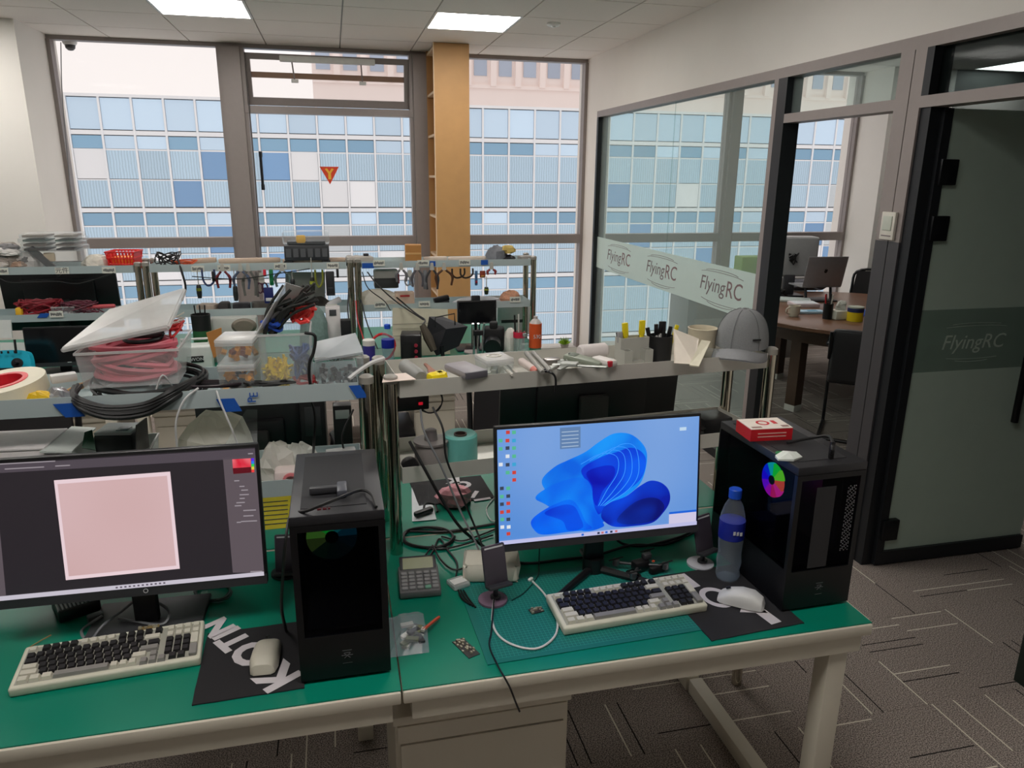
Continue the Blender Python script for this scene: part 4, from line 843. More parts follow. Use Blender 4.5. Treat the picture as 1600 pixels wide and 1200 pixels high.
# ---- left rack, upper tray, from left to right
q=PY(22,603,2.05); t=thing('tape_roll','big cream adhesive tape roll with red core lying flat at the left','tape roll',(q.x-.03,2.07,LZ+.03),rot=(R_(6),R_(-6),0))
B().ring(.10,.060,0,.038,32).obj('tape',mat('cream_tape',(226,220,198),.5),t); B().ring(.0605,.048,-.001,.040,32).obj('core',mat('red_core',(214,36,48),.4),t)
q=PY(92,603,2.03); rb('white_charger','small white block lying across wooden sticks beside coil box','charger',(q.x-.01,2.10,LZ+.050),(.06,.03,.022),mat('white_plastic',(226,226,224),.4),R_(25))
for k in range(5): stick('wooden_stick',('lowest','second','third','fourth','topmost')[k]+' thin wooden stick under the white block beside coil box','stick',(q.x-.03+k*.008,1.99+.01*k,LZ+.012+.006*k),(q.x+.035+k*.004,2.12,LZ+.030+.005*k),.004,col((190,150,100)),col((190,150,100)),'wooden sticks')
crumple('yellow_packet','yellow and black printed packet at the tray edge','packet',(PY(60,615,1.99).x,2.0,LZ+.003),(.035,.018,.052),mat('packet_yellow',(232,190,30),.5),3,.12)
crumple('foil_packet','shiny silver foil packet beside the yellow packet','packet',(PY(88,610,1.99).x,2.0,LZ+.003),(.03,.018,.058),mat('foil_silver',(210,210,214),.25,.7),5,.2)
# black cable bundle under the coil box, sagging over the lip
cbx=PY(185,600,2.0).x
coil('cable_bundle','thick bundle of black cable sagging over the tray lip under coil box',(cbx+.06,2.075,LZ+.022),.135,9,.0042,cab,rot=(R_(10),0,0),hgt=.042,cat='cable bundle',sq=.75)
fb_=B(); random.seed(14)
for k in range(34):
    u,v=random.uniform(-1,1),random.uniform(-1,1); dz=.016*u; dy=-.012*abs(v)
    fb_.tube([(cbx-.105+.01*v,2.02+.02*u,1.268+dz*.3),(cbx-.085,1.952+dy,1.252+dz),(cbx-.02,1.944+dy,1.224+dz+.004*v),(cbx+.07,1.944+dy,1.226+dz+.004*v),(cbx+.14,1.952+dy,1.258+dz),(cbx+.18,2.02+.02*u,1.272+dz*.4)],.0042,5,sm=5)
fb_.obj('cable_bundle',cab,label='thick fold of black cable hanging in front of the tray lip',cat='cable bundle')
B().tube([(cbx+.09,1.99,1.262),(cbx+.11,1.985,1.30),(cbx+.125,2.01,1.262)],.0025,6,sm=4).obj('cable_tie',cabw,label='white cable tie around the black cable bundle',cat='cable tie')
# big coil box
a=PY(105,552,1.985); b=PY(267,552,1.985); w=b.x-a.x; zb=PY(190,606,1.985).z; bx=cbox('big open clear storage box full of pink wire with tilted lid',((a.x+b.x)/2+.012,1.985+.125,zb),R_(2),w,.25,a.z-zb,milky,taper=.93,nm='storage_box')
pink=mat('pink_wire',(226,112,128),.45,noise=.2,scale=25); redw=mat('red_wire',(196,40,44),.45)
coil('wire_coil','large coil of pink silicone wire in the big clear box',(bx.location.x-.005,2.10,zb+.012),.093,12,.0072,pink,hgt=.080,cat='wire coil',wob=.1,sq=.8)
coil('wire_coil','small black wire coil on the pink coil in the big clear box',(bx.location.x+.015,2.12,zb+.098),.045,5,.005,cab,hgt=.016,cat='wire coil')
tangle('red wires heaped at the right in the big clear box',(bx.location.x+.085,2.16,zb+.088),(.035,.06,.04),18,.0035,redw,4)
tangle('pale thin wires heaped at right in the big clear box',(bx.location.x+.075,2.17,zb+.10),(.04,.06,.05),14,.0018,col((206,200,190)),5)
lidc=[PY(98,545,1.985),PY(262,510,1.985),PY(288,452,2.24),PY(172,485,2.24)]
ld=sheet('loose_lid',lidc,.004,milk2,label='cloudy clear lid resting tilted on the big coil box',cat='lid',group='box lids')
for i in range(4): B().tube([lidc[i]-lidc[0]+Vector((0,0,-.004)),lidc[(i+1)%4]-lidc[0]+Vector((0,0,-.004))],.006,6).obj('lid_rim',milk2,ld)
# two small boxes of orange connectors, stacked
def bits(parent,w,d,h,n,cols,s=(.014,.010,.010),seed=1,z0=.004):
    random.seed(seed)
    for k in range(n): B().box((0,0,0),s).obj('piece',cols[k%len(cols)],parent,((random.random()-.5)*w*.78,(random.random()-.5)*d*.78,z0+s[2]/2+random.random()*h),rot=(random.random()*3,random.random()*3,random.random()*3))
orange=mat('connector_orange',(240,160,40),.4); a=PY(340,560,2.0); b=PY(398,560,2.0); w=b.x-a.x; zt=PY(370,518,2.0).z
s1=cbox('lower small clear box of orange connectors',((a.x+b.x)/2,2.055,LZ+.012),R_(-4),w,.11,.075,crystal,'flat',.95); bits(s1,w,.11,.045,34,[orange,orange,blk],(.016,.012,.012),1)
s2=cbox('upper small clear box of orange connectors, on the lower one',((a.x+b.x)/2+.002,2.055,LZ+.0995),R_(-6),w*1.02,.11,.055,crystal,'flat',.97); bits(s2,w,.11,.022,22,[orange,mat('connector_brown',(150,80,50),.5),orange],(.014,.012,.010),2)
coil('wire_coil','loose black wire coil lying in front of connector boxes',(PY(345,600,2.0).x-.02,2.02,LZ+.028),.075,5,.0035,mat('dark_plum_wire',(44,34,40),.5),hgt=.02,sq=.45)
tangle('dark wires spread under the connector boxes',(PY(440,600,2.0).x-.03,2.00,LZ+.035),(.09,.03,.012),16,.003,cab,9)
sheet('cardboard_flap',[PY(322,520,2.2),PY(346,512,2.2),PY(347,550,2.2),PY(334,560,2.2)],.004,mat('brown_card',(176,122,62),.7),label='folded brown cardboard standing behind connector boxes',cat='cardboard')
# tall box with yellow ties, blue and black leads, its lid open
a=PY(402,530,1.99); b=PY(484,530,1.99); zt=PY(440,523,1.99).z; w=b.x-a.x
tb=cbox('clear storage box with yellow ties and heaped black leads',((a.x+b.x)/2,2.085,LZ+.004),0,w,.17,zt-LZ-.004,milky,None,.96)
yel=mat('yellow_ties',(240,206,20),.45); bits(tb,w*.55,.12,.075,120,[yel],(.034,.006,.005),3); 
for o in [c for c in tb.children if c.name.startswith('piece')]: o.location.x-=w*.22; o.location.y-=.02
tangle('blue and black leads inside clear box behind yellow ties',(tb.location.x+.035,2.09,LZ+.02),(.035,.05,.10),26,.004,mat('blue_lead',(50,84,140),.45),6)
tangle('red leads at the bottom of yellow tie box',(tb.location.x+.04,2.07,LZ+.01),(.04,.05,.02),14,.004,redw,8)
ba=LZ+.01+zt-LZ
def fanwires(label,c,n,rad,mt,seed,sp=(.08,.05,.09),group=None):
    random.seed(seed); b_=B()
    for k in range(n):
        x=random.uniform(-1,1); y=random.uniform(-1,1); P=[(x*.02-.045,y*sp[1],-.015),(x*sp[0]*.4-.01,y*sp[1],sp[2]*.35+random.random()*.02),(x*sp[0]*.5+.045,y*sp[1],sp[2]*(.5+.5*random.random()))]
        b_.tube(P,rad,5,sm=4)
    return b_.obj('test_leads',mt,None,c,label=label,cat='leads')
fanwires('bunch of black test leads heaped over the yellow tie box',(tb.location.x+.0,2.10,zt+.0),26,.0042,mat('dark_lead',(38,40,38),.45),3,(.10,.06,.11))
tangle('coral red leads on top of the yellow tie box',(tb.location.x+.045,2.10,zt+.008),(.045,.045,.045),20,.005,mat('coral_lead',(228,64,60),.45),12)
tangle('bright blue leads on top left of the yellow tie box',(tb.location.x-.03,2.07,zt-.01),(.035,.04,.03),16,.005,mat('blue_lead2',(26,70,170),.45),13)
cable('black lead hanging down between clear boxes to the tray',[PY(476,520,1.975),PY(492,525,1.97),PY(490,550,1.968),PY(484,565,1.966),PY(483,585,1.966),PY(485,602,1.966)],.0045,cab)
lidc=[PY(402,522,2.02),PY(416,512,2.17),PY(478,452,2.17),PY(448,448,2.02)]
sheet('loose_lid',[PY(400,523,2.0),PY(448,442,2.03),PY(480,452,2.17),PY(415,520,2.17)],.003,milk2,label='clear hinged lid standing open over the yellow tie box',cat='lid',group='box lids')
# box of grey pieces
a=PY(492,575,1.99); b=PY(568,575,1.99); w=b.x-a.x; zt=PY(530,560,1.99).z
gb=cbox('clear storage box of grey printed pieces beside the steel posts',((a.x+b.x)/2,2.06,LZ+.004),R_(1),w,.13,zt-LZ,crystal,None,.97); bits(gb,w,.13,.045,60,[mat('grey_piece',(126,126,128),.5),mat('grey_piece2',(150,150,150),.5),mat('grey_piece3',(96,96,100),.5)],(.018,.010,.008),4)
lid_=[PY(492,566,1.99),PY(568,553,1.99),PY(556,523,2.12),PY(492,537,2.12)]; sheet('loose_lid',lid_,.006,clear('frosted_grey_lid',(196,202,206),.6,.3),label='frosted lid sloping over the box of grey pieces',cat='lid',group='box lids')
cable('white plastic tube end clipped over the posts',[PY(545,592,1.97),PY(560,580,1.985),PY(582,566,2.0),PY(600,560,2.02)],.006,cabw)
# ---- left rack, lower tray
L2=.952
q=PY(30,705,2.02); rb('white_carton','flat white cardboard carton at the left of lower tray','carton',(q.x-.03,2.075,L2),(.20,.15,.165),mat('white_card',(224,218,218),.6),R_(-3),extra=(('lid_flap',(0,0,.168),(.204,.154,.006),mat('white_card',(224,218,218),.6)),('printed_mark',(-.04,-.0772,.13),(.03,.001,.008),tagi)))
a=PY(75,700,1.99); b=PY(235,690,1.99); w=b.x-a.x
eb=cbox('open white plastic bin holding salvaged electronics on lower tray',((a.x+b.x)/2-.01,2.075,L2),R_(2),w*.92,.2,.13,mat('bin_white',(206,210,206),.5),None,.9)
sheet('loose_lid',[PY(62,708,1.975),PY(112,708,1.975),PY(150,670,2.17),PY(112,668,2.17)],.004,mat('bin_lid_grey',(196,202,198),.5),label='pale grey lid leaning at left in the electronics bin',cat='lid',group='box lids')
q=PY(185,690,2.05); dv=rb('old_module','grey electronic module with pale top in the electronics bin','electronic module',(q.x,2.07,L2+.105),(.095,.09,.075),mat('module_dark',(52,60,60),.4),R_(-8),extra=(('top_plate',(0,0,.079),(.092,.086,.008),mat('module_top',(196,206,206),.4)),('window',(.018,-.012,.0835),(.03,.03,.002),mat('module_chip',(110,130,134),.3))))
sheet('metal_plate',[PY(212,708,2.0),PY(232,698,2.06),PY(228,652,2.06),PY(212,664,2.0)],.003,mat('plate_grey',(112,110,110),.4,.3),label='dark grey metal plate standing upright in electronics bin',cat='plate')
sheet('circuit_board',[PY(128,700,2.01),PY(150,704,2.01),PY(144,672,2.05),PY(132,676,2.05)],.002,mat('green_pcb',(22,72,48),.5),label='green circuit board leaning in the electronics bin',cat='circuit board')
bagm=transl('white_film_bag',(236,234,224),.4)
q=PY(335,690,2.05); crumple('plastic_bag','big crumpled white plastic bag on the lower tray','bag',(q.x,2.085,L2),(.105,.085,.215),bagm,21,.10,'white plastic bags')
sheet('plastic_sleeve',[PY(345,705,2.0),PY(402,702,2.0),PY(402,640,2.06),PY(385,640,2.06)],.0015,milky,label='clear plastic sleeve standing against the big white bag',cat='sleeve')
crumple('plastic_bag','small white plastic bag lump left of the big white bag','bag',(PY(275,695,2.05).x,2.06,L2),(.035,.05,.09),bagm,23,.15,'white plastic bags')
crumple('tissue','crumpled white tissue standing on the lower tray behind left case','tissue',(PY(432,735,2.05).x,2.06,L2),(.045,.04,.12),transl('standing_tissue',(236,234,228),.8),31,.25)
crumple('tissue','torn white paper heap beside standing tissue','tissue',(PY(468,720,2.08).x,2.09,L2),(.045,.05,.10),transl('torn_paper',(238,238,234),.8),33,.3)
pk=thing('pink_ribbon_pack','pale pack with pink ribbon loop on the lower tray','pack',(PY(450,740,2.0).x,2.01,L2),0); B().rbox((0,0,.03),(.075,.06,.06),.012).obj('pack',mat('pack_pale',(226,210,206),.5),pk); B().ring(.022,.015,0,.008,20,TM((.008,-.032,.035),rx=R_(90))).obj('ribbon_loop',mat('ribbon_pink',(226,130,136),.5),pk)
for k,(px,sc) in enumerate(((508,.9),(535,1.1),(560,.8))):
    b_=cbox(('small clear tub with pink rim beside the paper heap','small clear tub behind the left computer case','small clear tub beside the steel posts')[k],(PY(px,715,2.06).x,2.08,L2),R_(k*7),.075*sc,.09,.055,crystal,'flat' if k==1 else None,.85,nm='plastic_tub',group='small clear tubs'); bits(b_,.06,.07,.02,6,[col((226,190,190)),col((210,214,210))],(.02,.012,.01),k)
cable('black cable falling from the left tray behind computer case',[PY(485,622,2.18),PY(492,650,2.15),PY(490,700,2.1),PY(486,735,1.99)],.004,cab); cable('thin black cable falling behind the plastic tubs',[PY(552,640,2.2),PY(535,680,2.14),PY(540,715,2.1)],.003,cab)
cable('white wire loop arching over the white plastic bag',[PY(310,606,1.96),PY(288,625,1.945),PY(275,660,1.94),PY(277,705,1.95)],.0028,cabw); cable('second white wire drooping over the white plastic bag',[PY(338,610,1.96),PY(345,630,1.945),PY(362,670,1.94),PY(375,703,1.95)],.0028,cabw)
# ---- right rack, lower tray
q=PY(675,718,2.06); sp=thing('solder_spool','grey spool with cone tip standing in lower right tray','spool',(q.x,2.075,.957)); B().lathe([(.050,0),(.050,.06),(.047,.066),(.046,.074),(.052,.078),(.052,.084),(.018,.085)],28).obj('pot',mat('spool_grey',(132,126,124),.5),sp); B().lathe([(.020,.085),(.017,.115),(.012,.118)],18).obj('cone',mat('spool_cone',(112,106,106),.5),sp)
q=PY(721,705,2.06); tr=thing('teal_roll','teal label roll standing in the lower right tray','roll',(q.x+.002,2.09,.957)); B().lathe([(.020,.088),(.046,.094),(.051,.088),(.052,.006),(.049,0),(.020,0),(.020,.088)],32).obj('roll',mat('teal_roll',(110,190,182),.45),tr); B().lathe([(.0195,.02),(.0195,.093),(.0165,.093),(.0165,.02),(.0195,.02)],24).obj('core',mat('core_brown',(86,66,60),.6),tr)
q=PY(640,720,2.02); kb=thing('lens_cap','round black lens cap standing beside the grey spool','knob',(q.x,2.035,.957)); B().lathe([(.024,0),(.026,.004),(.026,.03),(.022,.036),(0,.036)],24,TM((0,0,.026),rx=R_(80))).obj('dial',blk,kb); B().rbox((0,0,.006),(.06,.04,.012),.004).obj('base',blk2,kb)
# ---- right rack: adapter slung under the upper tray
ad=rb('power_strip','black power adapter with red lamp slung under upper right tray','adapter',(PY(645,636,2.0).x-.01,2.045,1.155),(.11,.07,.045),blk,R_(6),extra=(('red_lamp',(.03,-.036,.02),(.012,.004,.008),glow('red_lamp',(190,20,40),.8)),))
coil('wire_coil','thin black cable loop hanging under the tool tray',(PY(680,640,2.03).x-.01,2.06,1.165),.035,2,.0022,cab,rot=(R_(80),0,0),hgt=.006)
# ---- right rack, upper tray
def RT(px,py,z=1.25): return PZ(px,py,z)
def on(px,py,z=1.252): q=PZ(px,py,z); return (q.x,q.y,RZ+.001)
sheet('paper_sheet',[PZ(597,598,1.262),PZ(650,593,1.262),PZ(634,583,1.262),PZ(600,586,1.262)],.001,mat('paper_pinkish',(232,214,204),.7),label='pale paper with reddish print on the tray beside posts',cat='paper')
def rod(name,label,cat,p0,p1,r,mt,capm=None,z0=RZ,prof=None):
    a=Vector(p0); b=Vector(p1); t=thing(name,label,cat,a); d=b-a
    B().tube([(0,0,0),d*.06,d*.94,d],[r*.8,r,r,r*.8],16).obj('barrel',mt,t)
    if capm: B().tube([d*-.03,d*.22],r*1.02,16).obj('band',capm,t)
    return t
rod('grey_canister','grey cylinder canister with red band lying in tool tray','canister',PZ(658,590,1.252),PZ(632,571,1.252),.021,mat('canister_grey',(140,140,136),.45),None); 
rb('red_tag','dark red strip under the grey canister','strip',(*PZ(640,592,1.24)[:2],1.228),(.05,.012,.006),mat('tag_red',(176,50,50),.5),R_(-40))
for k in range(4): rod('copper_stick',('right','second from right','second from left','left')[k]+'most copper coloured rod beside the yellow block'.replace('most','most' if k in(0,3) else ''),'rod',PZ(684-k*4,585,1.255),PZ(664+k*2,569+k*2,1.255),.005,mat('copper_rod',(150,96,72),.4,.5))
yb=rb('yellow_block','bright yellow moulded block in the tool tray','block',on(683,590),(.056,.042,.056),mat('block_yellow',(240,214,10),.4),R_(20),.012,(('knob',(.012,0,.05),(.025,.03,.012),mat('block_yellow',(240,214,10),.4)),))
pbk=rb('power_bank','flat grey power bank lying across the tool tray lip','power bank',(*PZ(727,578,1.262)[:2],1.250),(.075,.13,.024),mat('power_bank_grey',(150,146,152),.4),R_(20),.010,(('end_cap',(0,-.062,.012),(.070,.010,.020),mat('power_bank_end',(92,90,98),.4)),))
wb_=cbox('clear box with white lid and small parts in the tool tray',(*PZ(772,575,1.252)[:2],RZ+.001),R_(12),.085,.09,.065,crystal,'flat',.95); bits(wb_,.07,.07,.03,14,[col((206,206,196)),col((150,156,150))],(.02,.014,.012),7); B().ring(.02,.014,0,.002,18,Matrix.Diagonal((1.2,.9,1,1))).obj('lid_emblem',mat('lid_mark',(206,204,192),.5),wb_,(0,0,.0772))
rod('red_marker','pale tube with red print lying in the tool tray','tube',PZ(840,582,1.25),PZ(814,564,1.25),.012,mat('tube_pale',(206,190,184),.45),mat('tube_red',(200,110,96),.5))
for k,(a_,b_) in enumerate((((848,582),(822,551)),((860,580),(833,551)))): rod('aluminium_profile',('long grey aluminium bar slanting beside the red printed tube','long grey aluminium bar slanting beside the metal clamp')[k],'bar',PZ(*a_,1.262),PZ(*b_,1.262),.008,mat('bar_grey',(150,148,142),.35,.5))
for k,(a_,b_,c_) in enumerate((((800,586),(786,573),(210,206,196)),((808,584),(794,570),(186,180,170)))): rod('pen',('thin pale pen lying right beside the white lidded box','thin grey beige pen lying beside the red printed tube')[k],'pen',PZ(*a_,1.252),PZ(*b_,1.252),.005,col(c_))
sc=thing('scissors','black looped cord handle hanging over the tool tray lip','cord loop',PY(853,582,2.0)); B().tube([(-.012,.02,.0),(.0,-.03,.01),(.018,-.035,-.006),(.020,-.037,-.05)],.0035,6,sm=5).obj('cord',blk,sc)
B().ring(.012,.007,0,.006,16,TM((-.004,-.012,.006))).obj('loop',blk,sc)
mh_=thing('metal_clamp','shiny metal clamp head lying in the tool tray','clamp',on(862,567)); B().rbox((0,0,.045),(.05,.03,.02),.006).obj('jaw',mat('clamp_steel',(176,170,166),.25,.8),mh_); B().cyl((.01,-.01,.0),.012,.04,12).obj('stem',mat('clamp_steel',(176,170,166),.25,.8),mh_)
def caliper(label,p,rz,mt):
    t=thing('vernier_caliper',label,'caliper',p,rz,rot=(R_(4),R_(-4),rz)); B().rbox((.06,0,.0),(.17,.016,.004),.001).obj('beam',mt,t); B().prism([(-.02,-.008),(-.02,-.05),(-.008,-.045),(-.004,-.008)],-.002,.002).prism([(.01,-.008),(.008,-.045),(.02,-.05),(.03,-.008)],-.002,.002).obj('jaw',mt,t); B().rbox((.03,0,.004),(.05,.028,.010),.002).obj('slider',mat('slider_grey',(170,174,168),.4),t); return t
caliper('silver vernier caliper crossing the middle of the tool tray',PZ(875,570,1.265),R_(-38),mat('caliper_steel',(176,180,174),.3,.7)); caliper('second vernier caliper lying under the first in tool tray',PZ(882,563,1.262),R_(-20),mat('caliper_steel2',(150,156,150),.3,.7))
pc_=rb('multimeter','grey green flat multimeter leaning on the rear tray lip','multimeter',(*PZ(912,560,1.272)[:2],1.258),(.05,.12,.018),mat('meter_green',(140,148,132),.45),0,.006,(('screen',(0,.035,.0185),(.035,.022,.003),mat('meter_screen',(110,120,108),.3)),('hole',(.0,.05,.0185),(.010,.004,.002),blk)),rot=(R_(6),0,R_(48)))
rod('paper_roll','white paper roll lying behind the multimeter','paper roll',PZ(905,551,1.275),PZ(947,547,1.275),.024,mat('roll_white',(216,208,206),.6))
wr_=rb('red_white_case','white and red plastic case leaning in the tool tray','case',(*PZ(944,564,1.268)[:2],1.256),(.04,.08,.022),mat('case_white',(222,216,212),.45),R_(25),.009,(('red_end',(-.012,-.036,.012),(.014,.012,.018),mat('case_red',(190,30,50),.45)),))
# pen tray, black cup
ph=thing('desk_organizer','light grey plastic pen organizer at the right of tool tray','organizer',on(990,556),R_(6)); pg=mat('organizer_grey',(176,176,168),.5)
B().open_tray(-.05,.05,-.005,.035,0,.10,.003).obj('tall_bin',pg,ph); B().open_tray(-.05,-.022,-.035,-.005,0,.065,.003).obj('side_bin',pg,ph); B().open_tray(.022,.05,-.035,-.005,0,.065,.003).obj('side_bin',pg,ph); B().prism([(-.022,-.006),(.022,-.006),(.022,-.030),(-.022,-.030)],0,.03).obj('front_slot',pg,ph)
ox,oy,_=ph.location
def pen(nm,label,cat,x,y,z,lean,h,r,mt,tip,gp=None): 
    t=thing(nm,label,cat,(x,y,z),group=gp,rot=(R_(lean[0]),R_(lean[1]),0)); B().tube([(0,0,0),(0,0,h*.7)],r,8).obj('barrel',mt,t); B().rbox((0,0,h*.82),(r*2.3,r*1.5,h*.3),.002).obj('head',tip,t); return t
ky=mat('knife_yellow',(226,206,20),.4); ko=mat('tool_orange',(236,140,40),.4)
pen('utility_knife','yellow utility knife standing at left in the pen organizer','knife',ox-.018,oy+.012,RZ+.006,(0,-5),.145,.008,ky,ky); pen('utility_knife','yellow utility knife standing at right in the pen organizer','knife',ox+.03,oy+.016,RZ+.006,(0,0),.15,.008,ky,ky); pen('snips','black and orange snips standing in the pen organizer','snips',ox-.024,oy+.020,RZ+.006,(0,-12),.115,.007,ko,blk); pen('tweezers','grey tweezers standing at the left in pen organizer','tweezers',ox-.04,oy+.012,RZ+.006,(0,-3),.115,.007,col((150,150,150)),col((150,150,150)))
cup=thing('pen_cup','black round pen cup full of markers on the tool tray','pen cup',on(1031,552)); B().lathe([(.036,0),(.038,.10),(.0355,.10),(.0335,.004),(0,.004)],24).obj('cup',mat('cup_black',(28,28,30),.5),cup)
cx,cy_,_=cup.location
for k,(dx,dy,lean,m_,tp) in enumerate(((-.016,.0,(-3,-14),blk,blk),(-.006,.012,(4,-5),col((214,214,210)),blk),(.004,-.008,(-4,2),blk,blk),(.012,.006,(3,9),blk,blk),(.016,-.004,(0,16),ky,ky),(-.002,.006,(2,0),col((206,206,206)),blk))):
    pen('marker_pen',('black marker leaning far left in the black pen cup','white barrelled marker at the back left of black pen cup','black marker upright in front of the black pen cup','black marker leaning right in the black pen cup','yellow highlighter leaning right in the black pen cup','white barrelled marker in the middle of black pen cup')[k],'pen',cx+dx,cy_+dy,RZ+.006,lean,.128+.008*(k%3),.0055,m_,tp,'markers in the black cup')
sheet('notebook',[PZ(1053,568,1.262),PZ(1085,570,1.262),PY(1092,530,2.10),PY(1052,514,2.12)],.002,mat('note_pale',(226,216,202),.6),label='pale folded card standing open beside the black pen cup',cat='card')
sheet('notebook',[PZ(1077,572,1.262),PZ(1092,574,1.262),PY(1110,535,2.10),PY(1096,533,2.10)],.004,mat('note_cream',(224,218,196),.6),label='cream booklet with orange stripe leaning beside the pen cup',cat='booklet')
mg=thing('paper_tub','cream paper tub behind the leaning booklet on tool tray','tub',(PY(1096,540,2.19).x,2.19,RZ+.001)); B().lathe([(.043,0),(.047,.108),(.049,.112),(.046,.113),(.0435,.108),(.040,.004),(0,.004)],28).obj('tub',mat('tub_cream',(206,196,172),.55),mg)
# grey baseball cap
cp_=thing('baseball_cap','heather grey baseball cap resting on the right rack end','cap',(PY(1165,550,2.10).x,2.13,1.262),R_(-38)); capm=mat('heather_wool',(128,130,132),.9,noise=.18,scale=350,bump=.2)
def capsec():
    vs=[];fs=[];n=28;m__=10
    for i in range(m__+1):
        t=i/m__*math.pi/2
        for j in range(n):
            a=2*math.pi*j/n; r=.088*(1+.006*math.cos(6*a)); e=math.cos(t)**.75
            vs.append((r*e*math.cos(a)*.95,r*e*math.sin(a)*1.08+.010*math.sin(t),.012+.118*math.sin(t)**.95))
    for i in range(m__):
        for j in range(n): fs.append((i*n+j,i*n+(j+1)%n,(i+1)*n+(j+1)%n,(i+1)*n+j))
    return B().add(vs,fs)
capsec().obj('crown',capm,cp_)
vs=[];fs=[];n=17
for k in (0,1,2,3):
    for j in range(n):
        a=math.pi*(1.0+j/(n-1)); x=.084*math.cos(a); y0=.094*math.sin(a); ext=k/3*.062*math.sin(math.pi*j/(n-1))**.7; vs.append((x*(1+.04*k/3),y0-ext,.018-.020*(k/3)**1.5-.022*abs(math.cos(a))**2))
for k in range(3):
    for j in range(n-1): fs.append((k*n+j,k*n+j+1,(k+1)*n+j+1,(k+1)*n+j))
nn=len(vs); vs+=[(x,y,z-.004) for x,y,z in vs]; fs+=[tuple(i+nn for i in f_)[::-1] for f_ in fs[:]]
B().add(vs,fs).obj('brim',mat('brim_wool',(142,143,146),.9,noise=.15,scale=350),cp_); B().lathe([(.007,0),(.006,.004),(0,.005)],12,c=(0,.010,.129)).obj('top_button',capm,cp_)
for k in range(6):
    a=k*math.pi/3+.3; B().tube([(.089*math.cos(t)**.75*math.cos(a)*.955,.089*math.cos(t)**.75*math.sin(a)*1.08+.010*math.sin(t),.0125+.118*math.sin(t)**.95) for t in [i*math.pi/20 for i in range(0,10)]],.0012,4).obj('seam',mat('seam_grey',(104,106,108),.9),cp_)
B().b2(-.014,.014,-.001,.001,-.003,.003).obj('badge',blk,cp_,(.055,-.074,.048),rz=R_(38))
crumple('clear_wrap','clear plastic wrap lying under the grey cap','wrap',(PY(1120,555,2.06).x,2.11,1.213),(.05,.03,.06),crystal,41,.2)
# ================================================================== MIDDLE ROWS: OPPOSITE BENCHES, CHAIRS, WINDOW SIDE BENCHES
def mon_back(label,x,y,zb=.115,w=.60,h=.345):
    t,s_,M=monitor(label,(x,y,DZ),math.pi,w=w,h=h,base='round',zb=zb); B().rbox((0,.075,zb+.14),(.11,.03,.10),.01).obj('mount_cover',mat('mount_grey',(64,62,62),.6,noise=.2,scale=200),t); return t
a=PY(778,630,2.5); b=PY(1048,630,2.5); mon_back('black monitor seen from behind between the tool tray and blue desktop',(a.x+b.x)/2,2.50,w=b.x-a.x,h=.36)
b=PY(478,660,2.5); mon_back('black monitor seen from behind under the left rack tray',b.x-.17,2.50,.06,.34,.30)
# things on the opposite benches
a=PZ(655,792,DZ); p3=pad('black mouse pad printed with white letters on the opposite bench',(a.x,a.y+.002,DZ),R_(3),.26,.20)
for k,(px,py,rz,ch) in enumerate(((722,757,200,'O'),(742,772,150,'I'),(755,780,95,'I'),(708,750,170,'K'))):
    q=PZ(px,py,DZ+.003); text(ch,.075,'printed_letter',padw,p3,(Matrix.Rotation(-R_(3),3,'Z')@(Vector(q)-p3.location)).xy.to_3d()+Vector((0,0,.0034)),(0,0,R_(rz)),ext=.0002,bold=.004)
crumple('pink_bag','crumpled pink and white bag on the opposite mouse pad','bag',(PZ(712,790,DZ).x,PZ(712,790,DZ).y+.01,DZ+.004),(.06,.045,.065),mat('bag_pink',(250,160,172),.5,noise=.3,scale=30),7,.16)
sheet('paper_sheet',[PZ(644,815,DZ+.002),PZ(682,812,DZ+.002),PZ(668,757,DZ+.002),PZ(643,758,DZ+.002)],.001,mat('paper_white',(216,220,224),.7),label='white paper sheet on the opposite bench behind steel post',cat='paper')
hs=thing('headset','black wired earphones lying on the white paper sheet','earphones',(*PZ(662,806,DZ)[:2],DZ+.004),R_(30)); B().rbox((0,0,.01),(.07,.02,.018),.006).obj('case',blk,hs); B().tube([(0,0,.01),(.03,.03,.02),(.06,.02,.01),(.04,-.02,.004)],.004,6,sm=4).obj('lead',cab,hs)
cable('black cable lying along the joint of the workbenches',[PZ(640,830,DZ+.004),PZ(700,830,DZ+.004),PZ(775,818,DZ+.004)],.004,cab)
cable('white cable loop on the opposite bench beside monitor edge',[PZ(772,778,DZ+.003),PZ(760,795,DZ+.003),PZ(766,812,DZ+.003),PZ(778,815,DZ+.003)],.002,cabw)
q=PZ(1118,672,DZ+.2); rb('black_dock','black cable box on the lower right tray behind rainbow case','cable box',(PY(1120,690,2.15).x-.02,2.17,.957),(.11,.10,.07),blk,R_(6),.006); tangle('black wires heaped beside the cable box on right tray',(PY(1105,700,2.1).x-.04,2.15,.957),(.05,.06,.06),20,.003,cab,17)
tw_=rb('adapter_block','black power adapter standing on the opposite bench behind clear tubs','adapter',(PY(535,650,2.4).x,2.42,DZ),(.06,.05,.33),blk,0,.004,(('socket_face',(0,-.026,.30),(.045,.003,.03),mat('socket_pale',(170,176,176),.5)),)); rb('tower_computer','tall black tower case on the opposite bench behind the left rack','computer',(PY(491,670,2.45).x,2.50,DZ),(.08,.2,.40),blk,0,.004,(('vent',(0,-.101,.28),(.05,.003,.10),dgrey),))
